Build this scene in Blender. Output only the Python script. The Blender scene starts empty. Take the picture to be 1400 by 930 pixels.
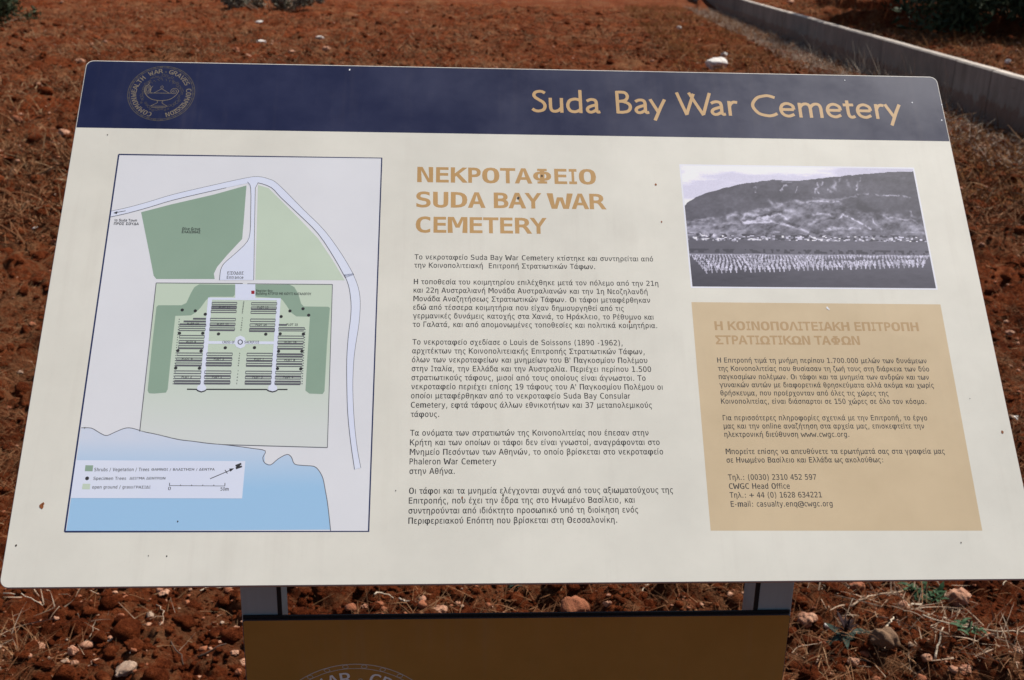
import bpy, math, random
import numpy as np
from mathutils import Matrix, Vector
from mathutils.geometry import tessellate_polygon

# ------------------------------------------------------------------ camera, sky, sun, exposure
scene = bpy.context.scene
COL = scene.collection
CAM = np.array([-0.10351632, -1.08822233, 1.60])
YAW, PITCH, ROLL, FPX = 0.0632649680, 0.339744539, 0.0257653286, 1500.38
TILT, PW, PH = 0.817653891, 1.2, 0.72231748          # panel elevation angle, width, height
PZ = 1.60 - 0.681301712                              # height of the panel's lower edge

fwd = np.array([math.sin(YAW)*math.cos(PITCH), math.cos(YAW)*math.cos(PITCH), -math.sin(PITCH)])
_r = np.array([math.cos(YAW), -math.sin(YAW), 0.0]); _u = np.cross(_r, fwd)
rgt = _r*math.cos(ROLL) + _u*math.sin(ROLL)
upv = -_r*math.sin(ROLL) + _u*math.cos(ROLL)

cd = bpy.data.cameras.new('camera'); cam = bpy.data.objects.new('camera', cd); COL.objects.link(cam)
cd.sensor_width = 36.0; cd.sensor_fit = 'HORIZONTAL'; cd.lens = FPX/1400*36.0
cd.clip_start = 0.02; cd.clip_end = 3000
cam.matrix_world = Matrix(((rgt[0], upv[0], -fwd[0], CAM[0]), (rgt[1], upv[1], -fwd[1], CAM[1]),
                           (rgt[2], upv[2], -fwd[2], CAM[2]), (0, 0, 0, 1)))
cd.dof.use_dof = True; cd.dof.focus_distance = 1.30; cd.dof.aperture_fstop = 14.0
scene.camera = cam

SUN_AZ, SUN_EL = math.radians(60), math.radians(56)   # azimuth clockwise from +Y
w = bpy.data.worlds.new('World'); scene.world = w; w.use_nodes = True
nt = w.node_tree; nt.nodes.clear()
sky = nt.nodes.new('ShaderNodeTexSky'); sky.sky_type = 'NISHITA'; sky.sun_disc = False
sky.sun_elevation = SUN_EL; sky.sun_rotation = SUN_AZ; sky.dust_density = 1.6; sky.air_density = 1.0
bg = nt.nodes.new('ShaderNodeBackground'); bg.inputs['Strength'].default_value = 0.066
wo = nt.nodes.new('ShaderNodeOutputWorld')
nt.links.new(sky.outputs[0], bg.inputs[0]); nt.links.new(bg.outputs[0], wo.inputs[0])
sl = bpy.data.lights.new('sun', 'SUN'); sl.energy = 4.8; sl.angle = math.radians(0.53); sl.color = (1.0, 0.95, 0.87)
so = bpy.data.objects.new('sun', sl); COL.objects.link(so)
sdir = Vector((math.sin(SUN_AZ)*math.cos(SUN_EL), math.cos(SUN_AZ)*math.cos(SUN_EL), math.sin(SUN_EL)))
so.rotation_euler = sdir.to_track_quat('Z', 'Y').to_euler(); so.location = (0, 0, 20)
vs = scene.view_settings; vs.view_transform = 'Standard'; vs.look = 'None'; vs.gamma = 1; vs.exposure = 0.26
vs.use_curve_mapping = False

rng = np.random.default_rng(7); random.seed(7)

# ------------------------------------------------------------------ measuring helpers
def ray(px, py):
    d = fwd*FPX + rgt*(px-700) - upv*(py-465)
    return d/np.linalg.norm(d)
UPV = np.array([0, math.cos(TILT), math.sin(TILT)]); NRM = np.array([0, -math.sin(TILT), math.cos(TILT)])
P0 = np.array([0, 0, PZ])
def pan(px, py):                                   # photo pixel -> place (u, v) on the board's face
    d = ray(px, py); t = ((P0-CAM) @ NRM)/(d @ NRM); q = CAM+d*t-P0
    return (q[0], q @ UPV)
def pans(pts): return [pan(*p) for p in pts]
def ground_at(px, py, z=0.0):
    d = ray(px, py); t = (z-CAM[2])/d[2]; q = CAM+d*t
    return float(q[0]), float(q[1])
def on_plane_y(px, py, y):
    d = ray(px, py); t = (y-CAM[1])/d[1]; q = CAM+d*t
    return float(q[0]), float(q[2])
def lin(c):
    c = c/255.0
    return c/12.92 if c <= 0.04045 else ((c+0.055)/1.055)**2.4
def rgb(r, g, b): return (lin(r), lin(g), lin(b), 1.0)

# ------------------------------------------------------------------ numpy noise
def _hash(ix, iy, seed):
    h = (ix.astype(np.int64)*374761393 + iy.astype(np.int64)*668265263 + seed*974711) & 0xffffffff
    h = ((h ^ (h >> 13))*1274126177) & 0xffffffff
    h = ((h ^ (h >> 16))*2246822519) & 0xffffffff
    return ((h ^ (h >> 15)) & 0xffffff)/float(0xffffff)
def vnoise(x, y, seed=0):
    ix = np.floor(x); iy = np.floor(y); fx = x-ix; fy = y-iy
    fx = fx*fx*(3-2*fx); fy = fy*fy*(3-2*fy)
    a = _hash(ix, iy, seed); b = _hash(ix+1, iy, seed); c = _hash(ix, iy+1, seed); d = _hash(ix+1, iy+1, seed)
    return (a+(b-a)*fx)*(1-fy)+(c+(d-c)*fx)*fy
def fbm(x, y, oct=4, seed=0):
    s = 0; a = 1; t = 0
    for k in range(oct):
        s = s+a*vnoise(x*2**k+17.3*k, y*2**k-9.1*k, seed+k); t += a; a *= 0.5
    return s/t
def domes(x, y, cell, seed, dens=0.6):
    cx = np.floor(x/cell); cy = np.floor(y/cell); out = np.zeros_like(x)
    for i in (-1, 0, 1):
        for j in (-1, 0, 1):
            gx = cx+i; gy = cy+j
            px = (gx+_hash(gx, gy, seed))*cell; py = (gy+_hash(gx, gy, seed+1))*cell
            r = cell*(0.25+0.55*_hash(gx, gy, seed+2)); on = _hash(gx, gy, seed+3) < dens
            d2 = (x-px)**2+(y-py)**2
            out = np.maximum(out, np.where(on, np.sqrt(np.maximum(0, r*r-d2))*(0.45+0.45*_hash(gx, gy, seed+4)), 0))
    return out
def sstep(a, b, x):
    t = np.clip((x-a)/(b-a), 0, 1); return t*t*(3-2*t)

# ------------------------------------------------------------------ the wall line and the ground height
WA = np.array(ground_at(1400, 186)); WB = np.array(ground_at(1014, 28))
WD = (WB-WA)/np.linalg.norm(WB-WA); WN = np.array([WD[1], -WD[0]])       # WN points behind the wall (to the right)
if WN[0] < 0: WN = -WN
WALL_T, WALL_H, TERR = 0.12, 0.535, 0.36
def behind(x, y): return (x-WA[0])*WN[0]+(y-WA[1])*WN[1]
RIDGES = [(ground_at(1150, 13, TERR), ground_at(1300, 27, TERR)), (ground_at(1190, 39, TERR), ground_at(1372, 52, TERR))]
def height(x, y, fine=True):
    x = np.asarray(x, float); y = np.asarray(y, float)
    dist = np.hypot(x-CAM[0], y-CAM[1])
    h = 0.05*(fbm(x*0.35, y*0.35, 3, 3)-0.5)+0.05*(fbm(x*1.3, y*1.3, 3, 11)-0.5)
    h = h*sstep(0.5, 2.0, dist)
    far = sstep(5, 14, dist)
    h = h+far*0.09*(fbm(x*3.1, y*3.1, 4, 31)-0.5)+far*domes(x, y, 0.36, 71, 0.5)*0.36+far*domes(x, y, 0.17, 75, 0.5)*0.45
    if fine:
        n = 1-sstep(9, 22, dist)
        h = h+1.45*n*(0.022*(fbm(x*9, y*9, 4, 23)-0.5)+0.55*domes(x, y, 0.085, 41, 0.55)+0.55*domes(x, y, 0.04, 51, 0.6)
                 + 0.35*domes(x, y, 0.19, 61, 0.35))
    b = behind(x, y)
    flat = sstep(0.15, 1.3, np.abs(b)); h = h*(0.15+0.85*flat)-0.02*(1-flat)
    h = h+TERR*sstep(0.03, 0.11, b)
    for (a, c) in RIDGES:                      # low terrace banks among the trees
        a = np.array(a); c = np.array(c); L = np.linalg.norm(c-a); d = (c-a)/L; n = np.array([-d[1], d[0]])
        if n[1] < 0: n = -n
        s = (x-a[0])*n[0]+(y-a[1])*n[1]+0.25*(fbm(x*0.8, y*0.8, 2, 5)-0.5); al = (x-a[0])*d[0]+(y-a[1])*d[1]
        m = sstep(-2.5, 0.3, al)*(1-sstep(L-0.3, L+3.5, al))
        h = h+m*0.30*(sstep(-0.045, 0.045, s)-sstep(0.2, 2.2, s))
    return h
def hz(x, y): return float(height(np.array([x]), np.array([y]))[0])

# ------------------------------------------------------------------ object helpers
def props(o, label=None, cat=None, group=None, kind=None):
    if label: o['label'] = label
    if cat: o['category'] = cat
    if group: o['group'] = group
    if kind: o['kind'] = kind
    return o
def link_mesh(name, V, F, mats, parent=None, smooth=False, midx=None):
    me = bpy.data.meshes.new(name)
    V = np.asarray(V, float)
    if isinstance(F, np.ndarray):
        n, k = F.shape
        me.vertices.add(len(V)); me.vertices.foreach_set('co', V.astype(np.float32).ravel())
        me.loops.add(n*k); me.loops.foreach_set('vertex_index', F.astype(np.int32).ravel())
        me.polygons.add(n); me.polygons.foreach_set('loop_start', np.arange(0, n*k, k, dtype=np.int32))
        me.update(calc_edges=True); me.validate()
    else:
        me.from_pydata([tuple(v) for v in V], [], F); me.update()
    for m in (mats if isinstance(mats, (list, tuple)) else [mats]): me.materials.append(m)
    if midx is not None: me.polygons.foreach_set('material_index', np.asarray(midx, np.int32))
    if smooth: me.polygons.foreach_set('use_smooth', np.ones(len(me.polygons), bool))
    o = bpy.data.objects.new(name, me); COL.objects.link(o)
    if parent: o.parent = parent
    return o
def empty(name, loc):
    o = bpy.data.objects.new(name, None); COL.objects.link(o); o.location = loc; o.empty_display_size = 0.1
    return o

class Sheet:
    """flat printing on the board: polygons and ribbons in (u, v), each at a small height w off the face"""
    def __init__(s, w=0.0, origin=(0, 0, 0), frame=None):
        s.V = []; s.F = []; s.M = []; s.w = w; s.fr = frame     # w is given in print layers of 0.0001; a layer is 12 microns thick
    def pt(s, u, v, w):
        if s.fr: return s.fr(u, v, w)
        return tuple(P0+np.array([u, 0, 0])+UPV*v+NRM*w*0.13)
    def poly(s, pts, w=None, m=0):
        w = s.w if w is None else w
        a = sum(pts[i][0]*pts[(i+1) % len(pts)][1]-pts[(i+1) % len(pts)][0]*pts[i][1] for i in range(len(pts)))
        if a < 0: pts = pts[::-1]
        k = len(s.V); s.V += [s.pt(u, v, w) for u, v in pts]; s.F.append(list(range(k, k+len(pts)))); s.M.append(m)
    def ribbon(s, pts, t, w=None, closed=False, m=0):
        w = s.w if w is None else w
        P = np.array(pts, float)
        if closed: P = np.vstack([P, P[:1]])
        d = np.gradient(P, axis=0) if len(P) > 2 else np.repeat((P[1:]-P[:1]), 2, 0)
        if closed: d[0] = d[-1] = P[1]-P[-2]
        L = np.linalg.norm(d, axis=1, keepdims=True); L[L == 0] = 1; d = d/L
        n = np.c_[-d[:, 1], d[:, 0]]
        tt = np.broadcast_to(np.asarray(t, float), (len(P),))[:, None]/2
        A = P+n*tt; B = P-n*tt; k = len(s.V)
        for a, b in zip(A, B): s.V.append(s.pt(a[0], a[1], w)); s.V.append(s.pt(b[0], b[1], w))
        for i in range(len(P)-1): s.F.append([k+2*i+1, k+2*i+3, k+2*i+2, k+2*i]); s.M.append(m)
    def disc(s, c, r, n=14, w=None, m=0, ry=None):
        ry = ry or r
        s.poly([(c[0]+r*math.cos(2*math.pi*i/n), c[1]+ry*math.sin(2*math.pi*i/n)) for i in range(n)], w, m)
    def tris(s, pts, faces, w=None, m=0):
        w = s.w if w is None else w
        k = len(s.V); s.V += [s.pt(u, v, w) for u, v in pts]
        for f in faces: s.F.append([k+i for i in f]); s.M.append(m)
    def build(s, name, mats, root, parent=None):
        org = np.array(root.location)
        o = link_mesh(name, np.array(s.V)-org, s.F, mats, parent or root, midx=s.M)
        return o

def catmull(pts, n=8, closed=False):
    P = [np.array(p, float) for p in pts]; out = []
    N = len(P); R = N if closed else N-1
    for i in range(R):
        p0 = P[(i-1) % N] if closed or i > 0 else 2*P[0]-P[1]
        p1 = P[i]; p2 = P[(i+1) % N]
        p3 = P[(i+2) % N] if closed or i+2 < N else 2*P[-1]-P[-2]
        for k in range(n):
            t = k/n
            out.append(0.5*((2*p1)+(-p0+p2)*t+(2*p0-5*p1+4*p2-p3)*t*t+(-p0+3*p1-3*p2+p3)*t**3))
    if not closed: out.append(P[-1])
    return [tuple(o) for o in out]

# ------------------------------------------------------------------ materials
def new_mat(name):
    m = bpy.data.materials.new(name); m.use_nodes = True
    return m, m.node_tree, m.node_tree.nodes['Principled BSDF']
def N(t, kind, **kw):
    n = t.nodes.new(kind)
    for k, v in kw.items(): setattr(n, k, v)
    return n
def ramp(t, stops):
    r = t.nodes.new('ShaderNodeValToRGB'); e = r.color_ramp.elements
    while len(e) < len(stops): e.new(0.5)
    for el, (p, c) in zip(e, stops): el.position = p; el.color = c if len(c) == 4 else (*c, 1)
    return r
def noise(t, scale, detail=4, rough=0.6, vec=None):
    n = N(t, 'ShaderNodeTexNoise'); n.inputs['Scale'].default_value = scale; n.inputs['Detail'].default_value = detail
    n.inputs['Roughness'].default_value = rough
    if vec is not None: t.links.new(vec, n.inputs['Vector'])
    return n
def bump(t, p, src, strength, dist):
    b = N(t, 'ShaderNodeBump'); b.inputs['Strength'].default_value = strength; b.inputs['Distance'].default_value = dist
    t.links.new(src, b.inputs['Height']); t.links.new(b.outputs[0], p.inputs['Normal'])
def geo(t): return N(t, 'ShaderNodeNewGeometry').outputs['Position']

def print_mat(name, col, rough=0.42, var=0.05, spec=0.5, dust=0.0):
    """printed laminate: even ink with faint handling marks and dust"""
    m, t, p = new_mat(name); pos = geo(t)
    n1 = noise(t, 9, 5, 0.65, pos); n2 = noise(t, 140, 3, 0.6, pos)
    c = np.array(col[:3])
    r = ramp(t, [(0.3, tuple(c*(1-var))), (0.7, tuple(np.minimum(c*(1+var*0.6)+0.004, 0.95)))])
    t.links.new(n1.outputs[0], r.inputs[0]); t.links.new(r.outputs[0], p.inputs['Base Color'])
    if dust:
        mp = N(t, 'ShaderNodeMapping'); mp.inputs['Scale'].default_value = (70, 3.5, 3.5); t.links.new(pos, mp.inputs[0])
        n3 = noise(t, 1, 4, 0.6, mp.outputs[0]); n4 = noise(t, 4.3, 6, 0.7, pos); n5 = noise(t, 420, 2, 0.5, pos)
        m1 = N(t, 'ShaderNodeMath', operation='MULTIPLY'); t.links.new(n3.outputs[0], m1.inputs[0]); t.links.new(n4.outputs[0], m1.inputs[1])
        rd = ramp(t, [(0.27, (0, 0, 0)), (0.42, (dust, dust, dust))]); t.links.new(m1.outputs[0], rd.inputs[0])
        r5 = ramp(t, [(0.68, (0, 0, 0)), (0.80, (dust*1.5,)*3)]); t.links.new(n5.outputs[0], r5.inputs[0])
        a5 = N(t, 'ShaderNodeMath', operation='ADD'); t.links.new(rd.outputs[0], a5.inputs[0]); t.links.new(r5.outputs[0], a5.inputs[1])
        md = N(t, 'ShaderNodeMix', data_type='RGBA'); t.links.new(a5.outputs[0], md.inputs[0]); t.links.new(r.outputs[0], md.inputs[6]); md.inputs[7].default_value = (0.40, 0.33, 0.27, 1)
        t.links.new(md.outputs[2], p.inputs['Base Color'])
    rr = ramp(t, [(0.35, (rough-0.05,)*3), (0.7, (rough+0.08,)*3)]); t.links.new(n1.outputs[0], rr.inputs[0])
    t.links.new(rr.outputs[0], p.inputs['Roughness']); p.inputs['Specular IOR Level'].default_value = spec
    bump(t, p, n2.outputs[0], 0.03, 0.0004)
    return m

M = {}
M['cream'] = print_mat('cream_laminate', (0.80, 0.77, 0.675, 1), 0.42, 0.05, dust=0.09)
M['navy'] = print_mat('navy_ink', (0.0115, 0.0165, 0.064, 1), 0.40, 0.18, spec=0.42, dust=0.03)
M['gold'] = print_mat('gold_ink', (0.60, 0.375, 0.165, 1), 0.45, 0.06)
M['gold_dark'] = print_mat('ochre_ink', (0.56, 0.33, 0.125, 1), 0.45, 0.06)
M['tan'] = print_mat('tan_ink', (0.67, 0.52, 0.325, 1), 0.42, 0.05, dust=0.07)
M['tan_heading'] = print_mat('tan_heading_ink', (0.50, 0.325, 0.16, 1), 0.45, 0.05)
M['black'] = print_mat('black_ink', (0.035, 0.033, 0.034, 1), 0.45, 0.2)
M['grey_ink'] = print_mat('grey_ink', (0.13, 0.13, 0.15, 1), 0.45, 0.1)
M['emblem'] = print_mat('emblem_gold_line', (0.115, 0.095, 0.065, 1), 0.45, 0.1)
M['emblem_pale'] = print_mat('emblem_pale_letter', (0.235, 0.19, 0.125, 1), 0.45, 0.1)
M['emblem_white'] = print_mat('emblem_cream_letter', (0.90, 0.88, 0.82, 1), 0.45, 0.1)
M['emblem_line_grey'] = print_mat('emblem_grey_line', (0.62, 0.56, 0.47, 1), 0.45, 0.1)
M['map'] = print_mat('map_paper', (0.80, 0.80, 0.83, 1), 0.42, 0.02)
M['map_navy'] = print_mat('map_border', (0.02, 0.03, 0.11, 1), 0.42, 0.1)
M['veg'] = print_mat('map_green', (0.30, 0.42, 0.32, 1), 0.42, 0.03)
M['lawn'] = print_mat('map_pale_green', (0.60, 0.70, 0.56, 1), 0.42, 0.03)
M['path'] = print_mat('map_path', (0.78, 0.82, 0.98, 1), 0.42, 0.02)
M['red'] = print_mat('map_red', (0.35, 0.02, 0.03, 1), 0.42, 0.02)
M['white'] = print_mat('photo_border', (0.86, 0.86, 0.93, 1), 0.42, 0.02)

def attr_mat(name, rough=0.42):
    m, t, p = new_mat(name); a = N(t, 'ShaderNodeAttribute', attribute_name='ink')
    t.links.new(a.outputs['Color'], p.inputs['Base Color']); p.inputs['Roughness'].default_value = rough
    return m
M['ink_image'] = attr_mat('printed_picture')

def edge_mat():
    m, t, p = new_mat('board_edge'); p.inputs['Base Color'].default_value = (0.50, 0.44, 0.42, 1); p.inputs['Roughness'].default_value = 0.5
    return m
M['edge'] = edge_mat()
def metal(name, col, rough):
    m, t, p = new_mat(name); pos = geo(t)
    mp = N(t, 'ShaderNodeMapping'); mp.inputs['Scale'].default_value = (160, 160, 4); t.links.new(pos, mp.inputs[0])
    n = noise(t, 1.0, 3, 0.6, mp.outputs[0])
    c = np.array(col)
    r = ramp(t, [(0.3, tuple(c*0.96)), (0.7, tuple(c*1.04))]); t.links.new(n.outputs[0], r.inputs[0])
    t.links.new(r.outputs[0], p.inputs['Base Color']); p.inputs['Metallic'].default_value = 0.35
    p.inputs['Roughness'].default_value = rough; bump(t, p, n.outputs[0], 0.05, 0.0005)
    return m
M['alu'] = metal('anodised_aluminium', (0.37, 0.47, 0.505), 0.5)
M['groove'] = metal('dark_groove', (0.012, 0.012, 0.013), 0.7)
M['bronze'] = print_mat('bronze_panel', (0.44, 0.225, 0.048, 1), 0.4, 0.09, spec=0.35, dust=0.06)
M['bronze_edge'] = metal('bronze_panel_edge', (0.05, 0.042, 0.045), 0.6)
M['rust'] = print_mat('rust_fleck', (0.30, 0.09, 0.02, 1), 0.7, 0.2)
M['dark_fleck'] = print_mat('dark_fleck', (0.04, 0.025, 0.015, 1), 0.7, 0.2)
M['pale_fleck'] = print_mat('pale_fleck', (0.85, 0.86, 0.9, 1), 0.7, 0.05)

def soil_mat(name, seed=0.0, straw=True):
    m, t, p = new_mat(name); pos = geo(t)
    n1 = noise(t, 3.4, 8, 0.78, pos); n2 = noise(t, 34, 5, 0.75, pos); n3 = noise(t, 0.9, 6, 0.7, pos)
    r1 = ramp(t, [(0.34, (0.024, 0.0048, 0.0018)), (0.44, (0.092, 0.0190, 0.0060)), (0.54, (0.185, 0.0425, 0.0135)), (0.66, (0.40, 0.130, 0.052))])
    mx = N(t, 'ShaderNodeMath', operation='ADD'); t.links.new(n1.outputs[0], mx.inputs[0]); t.links.new(n2.outputs[0], mx.inputs[1])
    mh = N(t, 'ShaderNodeMath', operation='MULTIPLY'); t.links.new(mx.outputs[0], mh.inputs[0]); mh.inputs[1].default_value = 0.5
    t.links.new(mh.outputs[0], r1.inputs[0]); out = r1.outputs[0]
    if straw:
        # dry matted grass lying on the soil in patches
        mp = N(t, 'ShaderNodeMapping'); mp.inputs['Scale'].default_value = (1, 1.6, 1); t.links.new(pos, mp.inputs[0])
        n4 = noise(t, 17, 6, 0.8, mp.outputs[0])
        add = N(t, 'ShaderNodeMath', operation='ADD'); t.links.new(n3.outputs[0], add.inputs[0]); t.links.new(n4.outputs[0], add.inputs[1])
        rs = ramp(t, [(0.48, (0, 0, 0)), (0.60, (0.85, 0.85, 0.85))])
        m5 = N(t, 'ShaderNodeMath', operation='MULTIPLY'); t.links.new(add.outputs[0], m5.inputs[0]); m5.inputs[1].default_value = 0.5
        t.links.new(m5.outputs[0], rs.inputs[0])
        mix = N(t, 'ShaderNodeMix', data_type='RGBA'); t.links.new(rs.outputs[0], mix.inputs[0]); t.links.new(out, mix.inputs[6])
        mix.inputs[7].default_value = (0.235, 0.115, 0.056, 1); out = mix.outputs[2]
    t.links.new(out, p.inputs['Base Color']); p.inputs['Roughness'].default_value = 1.0; p.inputs['Specular IOR Level'].default_value = 0.04
    nb = noise(t, 120, 5, 0.75, pos); bump(t, p, nb.outputs[0], 1.0, 0.03)
    return m
M['soil'] = soil_mat('red_soil'); M['clod'] = soil_mat('red_clod', 3, False)

def stone_mat(name, lo, hi, scale=40):
    m, t, p = new_mat(name); pos = geo(t)
    oi = N(t, 'ShaderNodeObjectInfo')
    n = noise(t, scale, 6, 0.7, pos); r = ramp(t, [(0.32, lo), (0.68, hi)]); t.links.new(n.outputs[0], r.inputs[0])
    t.links.new(r.outputs[0], p.inputs['Base Color']); p.inputs['Roughness'].default_value = 0.9
    n2 = noise(t, scale*3, 5, 0.7, pos); bump(t, p, n2.outputs[0], 0.6, 0.01)
    return m
M['stone_white'] = stone_mat('white_limestone', (0.55, 0.48, 0.43), (0.85, 0.81, 0.76), 30)
M['stone_pink'] = stone_mat('soil_stained_stone', (0.28, 0.095, 0.048), (0.58, 0.33, 0.21))
M['stone_orange'] = stone_mat('orange_stone', (0.21, 0.055, 0.02), (0.38, 0.135, 0.06))
M['stone_grey'] = stone_mat('grey_stone', (0.24, 0.13, 0.08), (0.46, 0.33, 0.24))

M['stone_brown'] = stone_mat('brown_stone', (0.12, 0.06, 0.03), (0.25, 0.145, 0.08))
def varied(name, stops, scale=30, rough=0.85, trans=0.0):
    m, t, p = new_mat(name); pos = geo(t); n = noise(t, scale, 3, 0.6, pos)
    r = ramp(t, stops); t.links.new(n.outputs[0], r.inputs[0]); t.links.new(r.outputs[0], p.inputs['Base Color'])
    p.inputs['Roughness'].default_value = rough; p.inputs['Specular IOR Level'].default_value = 0.1
    return m
M['straw'] = varied('dry_straw', [(0.25, (0.10, 0.042, 0.018)), (0.5, (0.20, 0.105, 0.05)), (0.75, (0.40, 0.28, 0.17))], 9)
M['straw_dull'] = varied('matted_dry_grass', [(0.25, (0.075, 0.026, 0.010)), (0.5, (0.17, 0.075, 0.034)), (0.78, (0.34, 0.19, 0.10))], 5)
M['straw_gold'] = varied('golden_dry_grass', [(0.25, (0.15, 0.054, 0.016)), (0.75, (0.34, 0.16, 0.052))], 4)
M['straw_pale'] = varied('bleached_grass', [(0.25, (0.30, 0.235, 0.175)), (0.75, (0.58, 0.50, 0.41))], 4)
M['twig'] = varied('weathered_twig', [(0.3, (0.18, 0.11, 0.07)), (0.7, (0.48, 0.36, 0.26))], 25)
M['twig_pale'] = varied('bleached_stalk', [(0.3, (0.42, 0.32, 0.22)), (0.7, (0.66, 0.56, 0.44))], 25)
M['twig_dark'] = varied('dark_twig', [(0.3, (0.04, 0.025, 0.02)), (0.7, (0.13, 0.08, 0.06))], 25)
M['leaf_green'] = varied('weed_leaf', [(0.3, (0.018, 0.042, 0.018)), (0.7, (0.05, 0.10, 0.045))], 60, 0.55)
M['leaf_dark'] = varied('dark_weed_leaf', [(0.3, (0.012, 0.02, 0.016)), (0.7, (0.032, 0.052, 0.038))], 60, 0.6)
M['leaf_purple'] = varied('withered_leaf', [(0.3, (0.02, 0.012, 0.014)), (0.7, (0.06, 0.035, 0.035))], 60, 0.6)
M['olive_leaf'] = varied('olive_leaf', [(0.3, (0.022, 0.032, 0.016)), (0.7, (0.07, 0.09, 0.045))], 3, 0.6)
M['bush_leaf'] = varied('grey_scrub_leaf', [(0.3, (0.09, 0.085, 0.06)), (0.7, (0.30, 0.27, 0.21))], 6, 0.8)
M['bark'] = varied('dark_bark', [(0.3, (0.03, 0.022, 0.016)), (0.7, (0.10, 0.075, 0.055))], 14, 0.95)

def concrete():
    m, t, p = new_mat('weathered_concrete'); pos = geo(t)
    n1 = noise(t, 1.1, 6, 0.65, pos); mp = N(t, 'ShaderNodeMapping'); mp.inputs['Scale'].default_value = (7, 7, 0.9); t.links.new(pos, mp.inputs[0])
    n2 = noise(t, 1.6, 5, 0.7, mp.outputs[0])
    r1 = ramp(t, [(0.3, (0.175, 0.150, 0.127)), (0.7, (0.325, 0.285, 0.245))]); t.links.new(n1.outputs[0], r1.inputs[0])
    r2 = ramp(t, [(0.36, (0.80, 0.785, 0.77)), (0.6, (1, 1, 1))]); t.links.new(n2.outputs[0], r2.inputs[0])
    a = N(t, 'ShaderNodeAttribute', attribute_name='pour_and_sun')
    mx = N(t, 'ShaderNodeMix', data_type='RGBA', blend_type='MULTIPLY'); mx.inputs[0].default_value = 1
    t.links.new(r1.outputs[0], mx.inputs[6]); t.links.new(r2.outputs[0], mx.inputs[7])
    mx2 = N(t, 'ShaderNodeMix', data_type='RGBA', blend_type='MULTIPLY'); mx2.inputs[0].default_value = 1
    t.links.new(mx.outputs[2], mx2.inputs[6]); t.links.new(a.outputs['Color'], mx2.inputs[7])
    sp = N(t, 'ShaderNodeSeparateXYZ'); t.links.new(pos, sp.inputs[0])     # red soil splashed on the foot of the wall
    ns = noise(t, 6, 4, 0.7, pos); ad = N(t, 'ShaderNodeMath', operation='MULTIPLY_ADD'); ad.inputs[1].default_value = -0.35
    t.links.new(ns.outputs[0], ad.inputs[0]); t.links.new(sp.outputs[2], ad.inputs[2])
    rd = ramp(t, [(0.0, (0.65, 0.65, 0.65)), (0.05, (0, 0, 0))]); rd.color_ramp.elements[0].position = 0.0
    t.links.new(ad.outputs[0], rd.inputs[0])
    mx3 = N(t, 'ShaderNodeMix', data_type='RGBA'); t.links.new(rd.outputs[0], mx3.inputs[0]); t.links.new(mx2.outputs[2], mx3.inputs[6]); mx3.inputs[7].default_value = (0.17, 0.075, 0.04, 1)
    t.links.new(mx3.outputs[2], p.inputs['Base Color']); p.inputs['Roughness'].default_value = 0.9
    n3 = noise(t, 25, 6, 0.7, pos); bump(t, p, n3.outputs[0], 0.4, 0.01)
    return m
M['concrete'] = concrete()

# ------------------------------------------------------------------ the ground: one sheet out to the horizon
def make_ground():
    radii = [0.05, 0.2, 0.4, 0.7, 1.0, 1.3]
    r = 1.5
    while r < 9: radii.append(r); r *= 1.0033
    while r < 36: radii.append(r); r *= 1.0038
    while r < 2500: radii.append(r); r *= 1.22
    radii = np.array(radii)
    fine = np.linspace(-0.72, 0.90, 860)
    coarse1 = np.linspace(0.90, 2*math.pi-0.72, 60)[1:-1]
    az = np.r_[fine, coarse1]
    R, A = np.meshgrid(radii, az, indexing='ij')
    X = CAM[0]+R*np.sin(A); Y = CAM[1]+R*np.cos(A)
    Z = height(X.ravel(), Y.ravel()).reshape(X.shape)
    V = np.c_[X.ravel(), Y.ravel(), Z.ravel()]
    nr, na = R.shape
    i = np.arange(nr-1)[:, None]; j = np.arange(na)[None, :]; j2 = (j+1) % na
    F = np.stack([(i*na+j), (i*na+j2), ((i+1)*na+j2), ((i+1)*na+j)], -1).reshape(-1, 4)[:, ::-1]
    V = np.vstack([V, [[CAM[0], CAM[1], 0]]])
    o = link_mesh('ground', V, F, M['soil'], smooth=True)
    c = len(V)-1
    props(o, kind='structure')
make_ground()

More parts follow.
